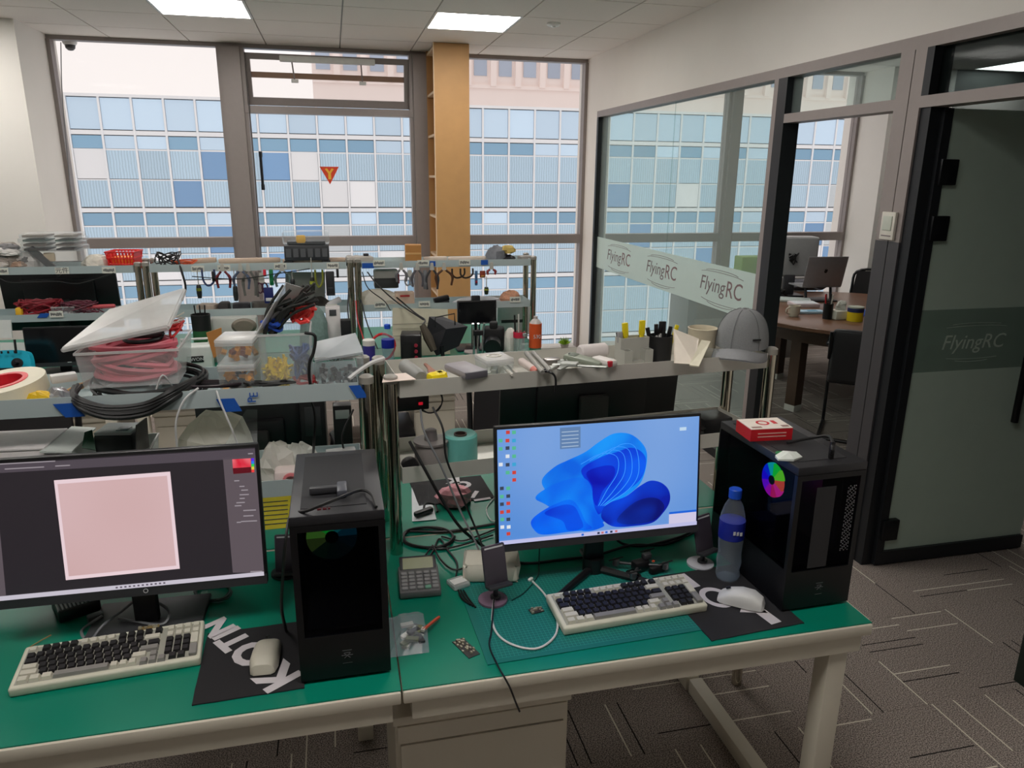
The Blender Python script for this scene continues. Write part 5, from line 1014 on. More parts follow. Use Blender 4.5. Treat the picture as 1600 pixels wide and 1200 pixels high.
# office chairs
meshm=mat('black_chair_mesh',(40,38,40),.8,noise=.35,scale=500); tubm=mat('chair_tube_black',(24,24,26),.35,.3)
def chair(label,loc,rz,group='black mesh office chairs'):
    t=thing('office_chair',label,'chair',loc,rz,group)     # faces -Y, back at +Y
    B().rbox((0,-.01,.45),(.46,.44,.06),.02,3).obj('seat',mat('seat_fabric',(26,26,28),.85),t)
    vs=[];fs=[];n=9;k_=8
    for j in range(k_+1):
        for i in range(n+1):
            u=(i/n-.5); v=j/k_; vs.append((u*.44*(1-.12*v*v),.20+.07*v-.16*u*u,.52+.40*v))
    for j in range(k_):
        for i in range(n): q=j*(n+1)+i; fs.append((q,q+1,q+n+2,q+n+1))
    nn=len(vs); vs+=[(x,y+.012,z) for x,y,z in vs]; fs+=[tuple(i+nn for i in f_)[::-1] for f_ in fs[:]]
    B().add(vs,fs).obj('backrest',meshm,t); B().tube([(-.23,.16,.50),(-.225,.22,.75),(-.20,.25,.91),(0,.275,.94),(.20,.25,.91),(.225,.22,.75),(.23,.16,.50)],.013,8,sm=4).obj('back_frame',tubm,t)
    for s_ in(-1,1):
        B().tube([(s_*.25,.17,.46),(s_*.27,.17,.64),(s_*.27,.12,.665),(s_*.27,-.14,.66),(s_*.26,-.18,.62),(s_*.25,-.19,.47)],.012,8,sm=3).obj('arm_frame',tubm,t); B().rbox((s_*.27,-.01,.675),(.05,.25,.024),.01).obj('armrest',tubm,t)
        B().tube([(s_*.25,-.19,.46),(s_*.25,-.20,.03),(s_*.25,-.17,.014),(s_*.25,.22,.014)],.012,8,sm=3).obj('leg',mat('chair_chrome',(176,174,170),.2,.9),t)
    B().tube([(-.25,.22,.014),(.25,.22,.014)],.012,8).obj('floor_bar',mat('chair_chrome',(176,174,170),.2,.9),t)
    return t
c1=chair('black mesh office chair behind the opposite bench monitor',(.80,2.985,0),R_(4)); dup(c1,(-.30,3.1,0),R_(8),'black mesh office chair behind the left opposite bench'); dup(c1,(-1.35,3.1,0),R_(-10),'black mesh office chair partly hidden under the coil box')
pd=dup(ped,(.385,4.02,0),0,'cream pedestal cabinet under the window side bench, right'); pd.scale=(.55,1,1)
p4=dup(ped,(-1.62,4.0,0),0,'cream pedestal cabinet under the window side bench, far left'); B().rbox((.09,-.012,.42),(.012,.02,.12),.003).obj('door_handle',mat('handle_tan',(150,140,124),.5),p4); B().rbox((.20,-.012,.42),(.012,.02,.12),.003).obj('door_handle',mat('handle_tan',(150,140,124),.5),p4)
dup(ped,(-.98,4.03,0),0,'cream pedestal cabinet under the window side bench behind the white bag')
pt=thing('tower_computer','black tower computer with mesh front standing on the floor','computer',(.18,3.86,0)); B().rbox((.10,.2,.22),(.19,.40,.42),.006).obj('case',pcm,pt); B().b2(.02,.18,-.006,.0,.06,.40).obj('mesh_front',filt,pt)
# window side benches: blank screens
t_,s_,_=monitor('blank black monitor facing the camera at the left window side bench',((PY(96,550,4.35).x),4.33,DZ),0,w=.335,h=PY(96,511,4.33).z-DZ-.05,base='plate',zb=.05,tilt=R_(3)); B().b2(-.010,.010,-.001,0,-.002,.002).obj('maker_mark',ink2,t_,(.04,-.003,.072))
xl,xr=PY(4,450,5.0).x,PY(186,450,5.0).x; mon_back('wide black monitor seen from behind beyond the left window rack',(xl+xr)/2,5.02,.13,xr-xl,.42)
a,b=PY(715,480,4.5),PY(776,480,4.5); zq=PY(745,506,4.5).z-DZ; monitor('small blank black screen under the right window rack beside softbox lamp',((a.x+b.x)/2,4.5,DZ),0,w=b.x-a.x,h=PY(745,470,4.5).z-DZ-zq,base='plate',zb=zq,tilt=R_(2),chin=.008)
def WC(px,py): q=PZ(px,py,DZ); return (q.x,q.y,DZ+.0005)
# cyan radio transmitter
rc=thing('radio_transmitter','cyan radio control transmitter on the far left bench','transmitter',(PY(12,575,4.15).x,4.15,DZ+.0),R_(0)); cyan=mat('cyan_shell',(30,176,206),.4)
hh=PY(12,532,4.15).z-DZ
B().prism([(p.x,p.y) for p in cr([(-.11,.02,0),(-.085,.0,0),(-.06,.045,0),(.06,.045,0),(.085,0,0),(.11,.02,0),(.105,.11,0),(.07,.14,0),(-.07,.14,0),(-.105,.11,0)],4,True)],-.025,.025,TM((0,0,.04),rx=R_(72))).obj('shell',cyan,rc)
for x in(-.06,.06): B().lathe([(.026,0),(.026,.01),(.012,.012),(.007,.03),(.008,.034),(0,.034)],18,TM((x,-.028,.125),rx=R_(72))).obj('gimbal_stick',blk,rc)
B().box((0,0,0),(.07,.004,.05)).obj('screen',blk2,rc,(0,-.02,.075),rot=(R_(-18),0,0)); B().tube([(.05,.0,.17),(.05,.01,.24)],.006,8).obj('antenna',blk,rc)
for k in range(4): B().cyl((0,0,0),.005,.012,8).obj('switch',blk,rc,(-.045+k*.03,-.0,.172))
sheet('white_board',[PY(0,535,4.5),PY(48,535,4.5),PY(47,592,4.45),PY(0,592,4.45)],.01,mat('white_card2',(220,222,220),.6),label='white board standing behind the cyan transmitter',cat='board'); sheet('white_board',[PY(-6,528,4.56),PY(20,528,4.56),PY(18,500,4.58),PY(-6,500,4.58)],.01,mat('white_card2',(220,222,220),.6),label='small white board above the cyan transmitter',cat='board')
# oscilloscope with mesh cup on top
os_=PY(308,560,4.2); o_=thing('oscilloscope','white bench oscilloscope turned away beside the coil box','oscilloscope',(os_.x,4.15,DZ),R_(4)); B().rbox((0,.05,.085),(.17,.11,.17),.012,3).obj('case',mat('scope_white',(206,210,206),.45),o_); B().rbox((0,-.006,.10),(.085,.006,.035),.010).obj('nameplate',blk2,o_); text('OWON',.026,'nameplate_print',ink2,o_,(0,-.0098,.10),(R_(90),0,0)); B().tube([(-.07,.05,.168),(-.07,.05,.20),(.07,.05,.20),(.07,.05,.168)],.006,8).obj('carry_handle',mat('scope_white',(206,210,206),.45),o_)
ck=thing('mesh_pen_cup','black and green pen cup standing behind the oscilloscope','pen cup',(PY(315,520,4.38).x,4.40,DZ+.0005)); z1=PY(315,492,4.38).z-DZ; B().cyl((0,0,0),.05,z1*.70,20).obj('green_base',mat('cup_green',(34,92,50),.5),ck); B().lathe([(.050,z1*.70),(.052,z1),(.048,z1),(.046,z1*.72)],20).obj('black_mesh',blk2,ck)
for k in range(3): B().tube([(-.02+k*.02,0,z1*.7),(-.03+k*.028,.01,z1+.05)],.004,6).obj('tool',blk,ck)
rb('white_case','pale grey flat case behind the oscilloscope','case',(PY(365,520,4.45).x,4.50,DZ),(.26,.08,PY(365,497,4.45).z-DZ),mat('case_pale',(196,198,192),.5),0,.01)
mo=thing('desk_fan','taupe oval fan head in front of the pale case','fan',(PY(382,520,4.36).x,4.37,DZ)); zz=PY(382,510,4.36).z-DZ; B().lathe([(0,-.02),(.045,-.018),(.06,0),(.045,.018),(0,.02)],24,TM((0,0,zz),rx=R_(90))@Matrix.Diagonal((1.15,.75,1,1))).obj('head',mat('fan_taupe',(120,112,100),.5),mo); B().tube([(0,0,0),(0,0,zz-.04)],.008,8).obj('stem',mat('fan_taupe',(120,112,100),.5),mo); B().cyl((0,0,0),.05,.012,18).obj('foot',mat('fan_taupe',(120,112,100),.5),mo)
rb('white_tower','white narrow box on the window side bench behind lead box','box',(PY(521,505,4.45).x,4.48,DZ),(.085,.08,PY(521,480,4.45).z-DZ),mat('white_card',(224,218,218),.6),0,.006,(('dark_label',(0,-.042,PY(521,488,4.45).z-DZ),(.04,.003,.035),tagi),))
crumple('mesh_bag','grey green striped mesh bag behind the black leads','bag',(PY(492,530,4.35).x,4.42,DZ),(.085,.05,PY(492,477,4.4).z-DZ),mat('bag_greygreen',(120,142,138),.8,noise=.3,scale=60),51,.05)
rb('charger_brick','black charger brick beside the steel posts, window side','charger',(PY(541,520,4.4).x,4.42,DZ),(.06,.06,PY(541,500,4.4).z-DZ),blk,0,.005)
tangle('thin black wires heaped behind the frosted lid',(PY(520,530,4.2).x,4.22,DZ),(.06,.05,.07),22,.0025,cab,23)
ca_=thing('flux_can','small can with purple label behind the steel posts','can',(PY(577,556,4.05).x,4.06,DZ)); hz=PY(577,532,4.05).z-DZ; B().cyl((0,0,0),.033,hz*.3,20).obj('base_band',mat('can_grey',(150,150,146),.4,.4),ca_); B().cyl((0,0,hz*.3),.0335,hz*.55,20).obj('purple_label',mat('can_purple',(62,56,140),.4),ca_); B().lathe([(.034,hz*.85),(.034,hz),(.03,hz+.004),(0,hz+.004)],20).obj('lid',mat('can_white',(216,214,208),.4),ca_)
bottle('small water bottle with blue cap beside the beige panel',(PY(607,556,4.15).x,4.16,DZ+.0005),PY(607,508,4.15).z-DZ,.036)
coil('wire_coil','red cable hoop leaning beside the small water bottle',(PY(597,515,4.3).x,4.32,DZ+.082),.076,2,.006,redw,rot=(R_(85),0,R_(15)),hgt=.006)
bp=sheet('beige_board',[PY(613,558,4.42),PY(703,553,4.42),PY(699,483,4.46),PY(613,481,4.46)],.012,mat('panel_beige',(206,200,178),.6),label='beige plastic panel leaning under the right window rack',cat='panel'); B().b2(.0,.30,-.003,0,.0,.006).obj('panel_seam',mat('panel_seam',(170,164,146),.6),bp,(.01,-.012,.13)); B().b2(.0,.30,-.003,0,.0,.006).obj('panel_seam',mat('panel_seam',(170,164,146),.6),bp,(.01,-.008,.20))
ps=rb('power_supply','black bench power supply with red knobs in front of beige panel','power supply',(PY(645,560,4.1).x,4.17,DZ),(.115,.14,PY(645,524,4.1).z-DZ),blk,R_(-8),.006)
for k in range(4): B().cyl((0,0,0),.010,.012,12,TM((.03,-.078,.035+k*.035),rx=R_(90))).obj('knob',mat('knob_red',(150,40,60),.4),ps)
B().b2(-.045,.0,-.073,-.0695,.03,.15).obj('display',blk2,ps)
tj=thing('soldering_sleeve','dark brown hot air handle on its lead before beige panel','soldering tool',PY(676,552,4.15)); a,b=PY(660,508,4.2)-tj.location,PY(678,548,4.15)-tj.location; B().tube([a,(a+b)/2,b],[.018,.028,.02],10).obj('handle',mat('sleeve_brown',(74,66,54),.7),tj); B().tube([a,PY(664,500,4.25)-tj.location,PY(650,490,4.3)-tj.location,PY(620,465,4.5)-tj.location],.005,6,sm=4).obj('lead',cab,tj)
# softbox lamp
sx=thing('softbox_lamp','black softbox lamp with wire handle on window side bench','lamp',(PY(705,556,4.2).x,4.25,DZ),R_(12)); 
P=lambda x,y: PY(x,y,4.18)-sx.location
def qd(pts): return [Matrix.Rotation(-R_(12),3,'Z')@p for p in pts]
f4=qd([P(682,556),P(717,541),P(731,510),P(697,514)]); bk4=[p+Vector((-.03,.13,.03)) for p in qd([P(684,540),P(705,532),P(712,508),P(690,508)])]
B().add(f4+bk4,[(0,1,2,3),(7,6,5,4),(0,4,5,1),(1,5,6,2),(2,6,7,3),(3,7,4,0)]).obj('hood',mat('softbox_fabric',(16,18,26),.6),sx,smooth=False)
B().tube(qd([P(680,512),P(680,496),P(710,490),P(711,508)]),.004,6).obj('wire_handle',blk,sx); B().tube(qd([P(690,540),P(692,556)])+[],.012,8).obj('stand',blk,sx)
# camera gear
cmg=thing('camera','black camera with round lens standing on the window side bench','camera',(PY(772,545,4.25).x,4.27,DZ),R_(-15)); hz=PY(772,508,4.25).z-DZ; B().rbox((0,.03,hz*.55),(.13,.07,hz*.75),.02,3).obj('body',blk2,cmg); B().rbox((0,.02,hz*.95),(.05,.05,hz*.25),.012).obj('viewfinder',blk2,cmg); B().tube([(0,0,hz*.5),(0,-.10,hz*.42)],[.045,.05],18).obj('lens',blk,cmg); B().cyl((0,.03,0),.04,hz*.2,14).obj('stand_foot',blk,cmg)
sv=thing('helping_hands','silver clamp stand between the softbox lamp and camera','clamp stand',(PY(748,548,4.2).x,4.22,DZ)); hz=PY(748,506,4.2).z-DZ; B().rbox((0,0,.008),(.08,.06,.016),.004).obj('base',steel,sv)
for x in(-.025,.0,.028): B().tube([(x,0,.016),(x*1.1,.0,hz*.8),(x*1.3,-.01,hz)],.007,8,sm=3).obj('arm',mat('bright_steel',(206,204,210),.2,.9),sv)
B().rbox((0,-.005,hz*.75),(.06,.02,.03),.004).obj('clamp',blk,sv)
sheet('tablet','x' and [PZ(725,552,DZ+.004),PZ(745,556,DZ+.004),PZ(748,545,DZ+.004),PZ(728,541,DZ+.004)],.008,mat('tablet_pale',(196,186,186),.4),label='pale small tablet lying under the clamp stand',cat='tablet')
crumple('white_pouch','white soft pouch beside the black camera','pouch',(PY(799,545,4.25).x,4.28,DZ),(.05,.04,PY(799,513,4.25).z-DZ),mat('pouch_white',(216,214,206),.7),61,.05)
rl=thing('label_roll','white label roll printed with black bars by the tray','label roll',(PY(795,556,4.0).x,4.0,DZ)); B().ring(.042,.018,0,.075,24).obj('roll',mat('roll_white',(216,208,206),.6),rl)
for k in range(6): B().b2(-.018+k*.007,-.015+k*.007,-.0425,-.0385,.012,.06).obj('printed_bar',tagi,rl)
pcu=thing('pen_cup','glass pen cup with red band beside the orange spray bottle','pen cup',(PY(811,545,4.2).x,4.2,DZ)); hz=PY(811,518,4.2).z-DZ; B().lathe([(.032,0),(.034,hz),(.032,hz),(.030,.004),(0,.004)],18).obj('cup',clear('cup_glass',(200,215,210),.3,.1),pcu); B().ring(.036,.033,hz*.8,hz,18).obj('red_band',mat('band_red',(206,40,70),.4),pcu)
for k,(x,y) in enumerate(((-.015,.0),(.0,.01),(.012,-.006))): B().tube([(x,y,.01),(x*2,y*2,hz+.10)],.005,6).obj('pen',(blk,col((206,206,200)),col((60,96,70)))[k],pcu)
sbt=thing('spray_bottle','orange labelled bottle with green base marked 530','bottle',(PY(836,552,4.2).x,4.2,DZ)); hz=PY(836,494,4.2).z-DZ; B().cyl((0,0,0),.036,hz*.28,20).obj('green_base',clear('green_liquid',(96,150,116),.6,.1),sbt); B().cyl((0,0,hz*.28),.038,hz*.56,20).obj('orange_label',mat('label_orange',(226,92,44),.4),sbt); B().lathe([(.036,hz*.84),(.022,hz*.92),(.012,hz*.94),(.012,hz),(0,hz)],18).obj('neck',mat('neck_grey',(186,180,176),.4),sbt); text('530',.032,'label_print',ink2,sbt,(0,-.0395,hz*.55),(R_(90),0,0))
bottle('clear glass bottle in front of the glass pen cup',(PY(820,552,4.08).x,4.09,DZ+.0005),PY(820,522,4.08).z-DZ,.024,capm=mat('cap_grey',(150,160,156),.4),labm=clear('clear_label',(214,226,222),.2),fill=0,nm='glass_bottle')
rp=rb('printer','white printer behind the right window rack','printer',(PY(800,500,4.95).x,5.0,DZ),(.24,.22,PY(800,474,4.95).z-DZ),mat('printer_white',(222,222,224),.5),0,.015,(('paper_slot',(0,-.112,.10),(.18,.006,.02),dgrey),))
pl_=thing('potted_plant','small bright green plant on the window sill','plant',(PY(881,545,7.08).x,7.06,.10)); B().lathe([(.03,0),(.045,.05),(.042,.05),(.03,.045),(0,.045)],16).obj('pot',mat('pot_grey',(176,172,164),.6),pl_); random.seed(8); lf=B()
for k in range(60):
    a=random.random()*6.28; e=.3+random.random()*1.1; L=.06+random.random()*.04; d=Vector((math.cos(a)*math.cos(e),math.sin(a)*math.cos(e),math.sin(e))); s_=d.orthogonal().normalized()*.007; o=Vector((0,0,.045)); lf.add([o,o+d*L*.5+s_,o+d*L,o+d*L*.5-s_],[(0,1,2,3)])
lf.obj('leaves',mat('leaf_green',(150,190,50),.5),pl_,smooth=False)
# ================================================================== WINDOW RACKS
T2=r2z-.0405; S2=1.028-.0405
def RK(px,Y=4.7): return PY(px,410,Y).x
def hgt(px,py,base,Y=4.7): return max(.02,PY(px,py,Y).z-base)
for k,(px,w,py,sd,mt,lb) in enumerate(((18,.09,378,71,'bag_taupe','heap of taupe plastic bags at the left end of window rack'),(45,.07,385,72,'bag_pale','pale plastic bags heaped beside the clear drawer stack'),(152,.075,397,73,'bag_white','white wrapped packets between the drawer stack and red basket'))):
    crumple('plastic_bag',lb,'bag',(RK(px),4.70,T2),(w,.08,hgt(px,py,T2)*1.0),mat(mt,((150,140,132),(206,200,196),(214,208,196))[k],.6,noise=.25,scale=40),sd,.12,'bags on the window rack')
for k in range(9):
    crumple('plastic_packet',('lowest left','lower left','grey','pale','tan','dark','upper pale','upper grey','topmost')[k]+' small plastic packet in the heap at left of window rack','packet',(RK(6+k*7-(k>5)*30),4.62+.012*(k%3),T2+.035+.022*(k%4)+(.03 if k>5 else 0)),(.05,.02,.035),mat('packet_%d'%k,((196,190,184),(150,140,132),(120,118,118),(222,218,214),(170,140,120),(84,80,80),(226,222,220),(140,138,140),(206,200,196))[k],.4,noise=.2,scale=60),200+k,.2,'packets heaped on the window rack')
dst=thing('drawer_stack','stack of clear plastic cases with dark contents on window rack','storage case',(RK(90),4.70,T2)); hz=hgt(90,360,T2)
for k in range(4):
    B().rbox((.0,0,hz*(.58+.105*k)),(.30-.02*(k%2),.19,hz*.10),.004).obj('case',crystal,dst); B().b2(-.13,-.02,-.08,.08,hz*(.55+.105*k),hz*(.60+.105*k)).b2(.03,.12,-.08,.08,hz*(.55+.105*k),hz*(.59+.105*k)).obj('contents',col(((70,64,62),(120,110,104),(96,110,104),(140,132,124))[k]),dst)
B().b2(-.15,.15,-.095,.095,0,hz*.53).obj('lower_box',milky,dst); B().b2(-.12,.12,-.08,.0,.0,hz*.10).obj('lower_contents',col((110,112,100)),dst); B().box((0,0,0),(.20,.02,.035)).obj('dark_bar',dgrey,dst,(-.04,-.06,hz*.28),rot=(0,R_(48),0)); B().rbox((-.02,-.05,hz*.38),(.06,.02,.05),.01).obj('tan_item',col((220,196,164)),dst)
bsk=thing('red_basket','small red plastic basket on the left window rack','basket',(RK(197),4.685,T2+.01),R_(-6)); hz=hgt(197,392,T2+.01); rdm=mat('basket_red',(226,40,36),.4)
for i in range(9): 
    x=-.075+i*.01875; B().tube([(x*.8,-.055,.0),(x,-.07,hz)],.004,5).obj('rib',rdm,bsk); B().tube([(x*.8,.055,0),(x,.07,hz)],.004,5).obj('rib',rdm,bsk)
for z in(.0,.33,.66,1): k=.8+.2*z; B().tube([(-.078*k,-.07*k,hz*z),(.078*k,-.07*k,hz*z),(.078*k,.07*k,hz*z),(-.078*k,.07*k,hz*z)],.005,6,closed=True).obj('hoop',rdm,bsk)
for s_ in(-1,1): B().b2(s_*.07-.002,s_*.07+.002,-.06,.06,.0,hz*.97).obj('end_wall',rdm,bsk)
B().b2(-.06,.06,-.05,.05,0,.004).obj('base',rdm,bsk); B().b2(-.055,.055,-.04,.04,.006,hz*.7).obj('orange_contents',mat('basket_fill',(240,150,60),.6),bsk)
tangle('black wires heaped on the middle window rack',(RK(262),4.68,T2),(.09,.06,.10),26,.0035,cab,31); tangle('orange and red wires beside the heaped black wires',(RK(288),4.69,T2),(.10,.06,.05),20,.004,mat('rust_wire',(206,90,50),.5),33)
cable('black cable arching down from the middle window rack',[PY(262,402,4.66),PY(275,400,4.62),PY(284,425,4.58),PY(290,450,4.57),PY(284,470,4.57)],.006,cab)
for x0,x1 in((298,338),(340,438),(440,540)): rod('wooden_batten','pale wooden batten lying along the middle window rack '+('left' if x0<300 else 'centre' if x0<400 else 'right'),'batten',PY(x0+2,408,4.72)+Vector((0,0,-.0)),PY(x1,406,4.72),.016,mat('batten_tan',(190,166,146),.6))
og=thing('parts_organizer','clear lidded parts organizer box on the middle window rack','organizer box',(RK(481,4.72),4.72,T2)); hz=hgt(481,360,T2,4.72); B().rbox((0,0,hz*.42),(.26,.16,hz*.42),.008).obj('black_base',mat('organizer_smoke',(52,54,58),.4),og); B().rbox((0,0,hz*.82),(.27,.165,hz*.34),.012).obj('clear_lid',crystal,og); B().b2(-.11,.11,-.06,.06,hz*.64,hz*.72).obj('tools_inside',dgrey,og); B().rbox((-.03,-.05,hz*.78),(.055,.03,hz*.22),.01).obj('yellow_item',mat('tape_yellow',(230,176,60),.5),og)
for s_ in(-1,1): B().rbox((s_*.11,0,hz*.11),(.05,.14,hz*.20),.006).obj('foot',blk,og)
for i in range(6): B().box((0,0,0),(.03,.002,.05)).obj('compartment_front',mat('compartment_grey',(92,94,98),.4),og,(-.105+i*.042,-.081,hz*.42))
rb('grey_gadget','grey small gadget on the joint of window racks','gadget',(RK(562),4.69,T2),(.16,.10,hgt(562,400,T2)),mat('gadget_grey',(170,164,156),.5),R_(8),.012,(('dark_knob',(.04,0,hgt(562,398,T2)),(.03,.03,.015),dgrey),))
cbn=rb('cardboard_box','small brown cardboard box on the right window rack','box',(RK(646),4.70,T2),(.10,.10,hgt(646,382,T2)),mat('brown_card',(176,122,62),.7),R_(-6),.002,(('tape_strip',(0,-.051,hgt(646,382,T2)*.6),(.098,.002,.012),mat('card_tape',(206,160,100),.5)),))
for x0,x1 in((662,698),(700,762)): rod('wooden_batten','tan batten lying along the right window rack '+('near cardboard box' if x0<700 else 'near the bundled gloves'),'batten',PY(x0,405,4.72),PY(x1,404,4.72),.016,mat('batten_tan2',(206,190,176),.6))
gl_=thing('glove_bundle','bundled grey and yellow work gloves on the right window rack','gloves',(RK(780),4.68,T2)); blob(B(),(0,0,0),(.065,.05,hgt(775,383,T2)),81,.16).obj('grey_glove',mat('glove_grey',(120,122,128),.8,noise=.3,scale=60),gl_,(-.02,0,0)); blob(B(),(0,0,0),(.05,.04,.05),82,.2).obj('yellow_cuff',mat('glove_yellow',(196,170,96),.8),gl_,(.045,-.01,.07)); blob(B(),(0,0,0),(.05,.04,.03),83,.2).obj('dark_cuff',dgrey,gl_,(.05,0,.03))
rb('grey_module','small grey module at the right end of window rack','module',(RK(820),4.68,T2),(.09,.07,hgt(820,399,T2)),mat('module_grey',(150,146,140),.5),R_(10),.006)
# lower shelves of the window racks
redt=mat('deep_red_wire',(150,36,50),.5)
tangle('dark red wires heaped at the left on lower window shelf',(RK(52),4.68,S2),(.13,.07,.10),60,.005,redt,41); tangle('dark red wires in front of the wide monitor back',(RK(118),4.68,S2),(.13,.07,.09),50,.004,mat('plum_wire',(110,50,66),.5),43)
tr_=cbox('small clear parts tray between the heaped red wires',(RK(95),4.66,S2),0,.12,.09,.075,crystal,None,.95); bits(tr_,.10,.07,.04,12,[col((206,206,210)),col((226,214,210))],(.02,.02,.012),9)
rod('red_rod','long pink red rods lying on the lower left window shelf','rods',PY(128,480,4.66),PY(180,478,4.66),.012,mat('rod_pink',(206,90,96),.5)); rb('yellow_bottle','small yellow orange cap at far left of lower window shelf','cap',(RK(24),4.64,S2),(.035,.035,.075),mat('cap_yellow',(240,190,50),.4),0,.012)
for k,(px,w,c) in enumerate(((318,.11,(176,160,146)),(345,.06,(70,66,66)),(372,.10,(50,50,56)),(402,.09,(110,104,98)))): rb('tool_pouch',('taupe folded pouch on the lower middle window shelf','dark small pouch on the lower middle window shelf','black flat case on the lower middle window shelf','grey brown folded cloth on lower middle window shelf')[k],'pouch',(RK(px),4.68,S2),(w,.09,.060+.008*(k%2)),mat('pouch_%d'%k,c,.7,noise=.25,scale=50),R_(k*9-12),.012)
crumple('black_cloth','dark folded cloth on the lower shelf below the organizer','cloth',(RK(492),4.68,S2),(.08,.06,.085),mat('cloth_dark',(58,54,50),.9),91,.15); rb('white_tool','white hand tool leaning on lower shelf beside posts','tool',(RK(517),4.66,S2+.03),(.12,.03,.035),col((222,220,222)),0,.01,rot=(0,R_(-24),R_(8)))
sheet('grey_board',[PY(446,470,4.78),PY(508,468,4.78),PY(508,425,4.78),PY(446,425,4.78)],.006,mat('panel_grey',(176,178,172),.6),label='pale grey board standing behind the hanging tools',cat='board')
crumple('white_bundle','bundle of white wire in plastic on lower right window shelf','wire bundle',(RK(587),4.68,S2),(.13,.07,.125),transl('bundle_white',(236,232,222),.6),95,.07); rb('beige_carton','beige carton on the lower right window shelf','carton',(RK(630),4.69,S2),(.12,.08,.10),mat('carton_beige',(206,180,160),.6),0,.004,(('red_tag',(0,-.041,.08),(.06,.002,.012),col((190,60,60))),)); rb('label_printer','white and black label printer hanging on the upper right rack','label printer',(RK(602),4.70,1.115),(.15,.09,.115),mat('labeller_white',(226,222,218),.45),0,.012,(('dark_front',(.0,-.046,.035),(.148,.004,.06),mat('labeller_dark',(52,54,54),.5)),('red_side',(.076,-.02,.06),(.01,.05,.06),mat('labeller_red',(150,30,50),.5))))
rb('brush','black scrubbing brush lying on the lower right window shelf','brush',(RK(688),4.66,S2+.035),(.10,.04,.035),blk,0,.008,(('bristles',(0,0,-.006),(.09,.034,.014),dgrey),),rot=(0,R_(-10),R_(6)))
crumple('clear_bag','flat clear plastic bag lying on the lower right window shelf','bag',(RK(745),4.68,S2),(.16,.07,.062),clear('film_bag_pale',(206,206,210),.7,.3),97,.06); crumple('net_bag','orange net bag of parts on the lower right window shelf','bag',(RK(797),4.68,S2),(.07,.05,.095),mat('net_orange',(206,150,120),.7,noise=.5,scale=90),98,.12)
# tools hanging from the upper window shelves
def hang(px,py0,py1,kind,c,c2=None,lb='',w=1.0):
    Y=4.572; p0,p1=PY(px,py0,Y),PY(px,py1,Y); L=p0.z-p1.z; mt=mat('tool_%d_%d_%d'%c,c,.45)
    nm={'pliers':'pliers','driver':'screwdriver','loop':'cable_loop','strip':'tool_strip','snip':'scissors'}[kind]
    t=thing(nm,lb,nm.replace('_',' '),p0,group='tools hanging from the window racks')
    if kind=='pliers':
        for s_ in(-1,1): B().tube([(s_*.010,0,.0),(s_*.028*w,0,-L*.4),(s_*.024*w,0,-L)],[.007,.009,.007],8,sm=4).obj('handle',mt,t)
        B().prism([(-.014,0),(.014,0),(.008,.045),(-.008,.045)],-.004,.004,TM(rx=R_(90))).obj('jaw',steel,t)
    elif kind=='driver':
        B().tube([(0,0,-L*.5),(0,0,-L*.55),(0,0,-L*.8),(0,0,-L)],[.010,.013,.015,.011],10).obj('handle',mt,t); B().tube([(0,0,.02),(0,0,-L*.5)],.003,6).obj('shaft',steel,t)
        if c2: B().ring(.0155,.012,-L*.72,-L*.62,12).obj('grip_band',mat('tool_%d_%d_%d'%c2,c2,.45),t)
    elif kind=='loop': B().tube([(-.03*w,0,.01),(-.028*w,0,-L*.6),(-.01*w,0,-L),(.014*w,0,-L*.9),(.03*w,0,-L*.5),(.03*w,0,.01)],.006,6,sm=5).obj('loop',mt,t)
    elif kind=='strip': B().rbox((0,0,-L/2),(.03*w,.012,L),.005).obj('strip',mt,t); B().rbox((0,-.007,-L*.75),(.02*w,.004,L*.2),.002).obj('grip',mat('tool_%d_%d_%d'%(c2 or c),c2 or c,.45),t)
    else:
        for s_ in(-1,1): B().tube([(s_*.014+.016*math.cos(a),0,-L*.75+.03*math.sin(a)) for a in [i*math.pi/6 for i in range(12)]],.005,6,closed=True).obj('finger_loop',mt,t)
        B().prism([(-.012,0),(.012,0),(.016,-L*.5),(-.016,-L*.5)],-.003,.003,TM(rx=R_(90))).obj('blade',steel,t)
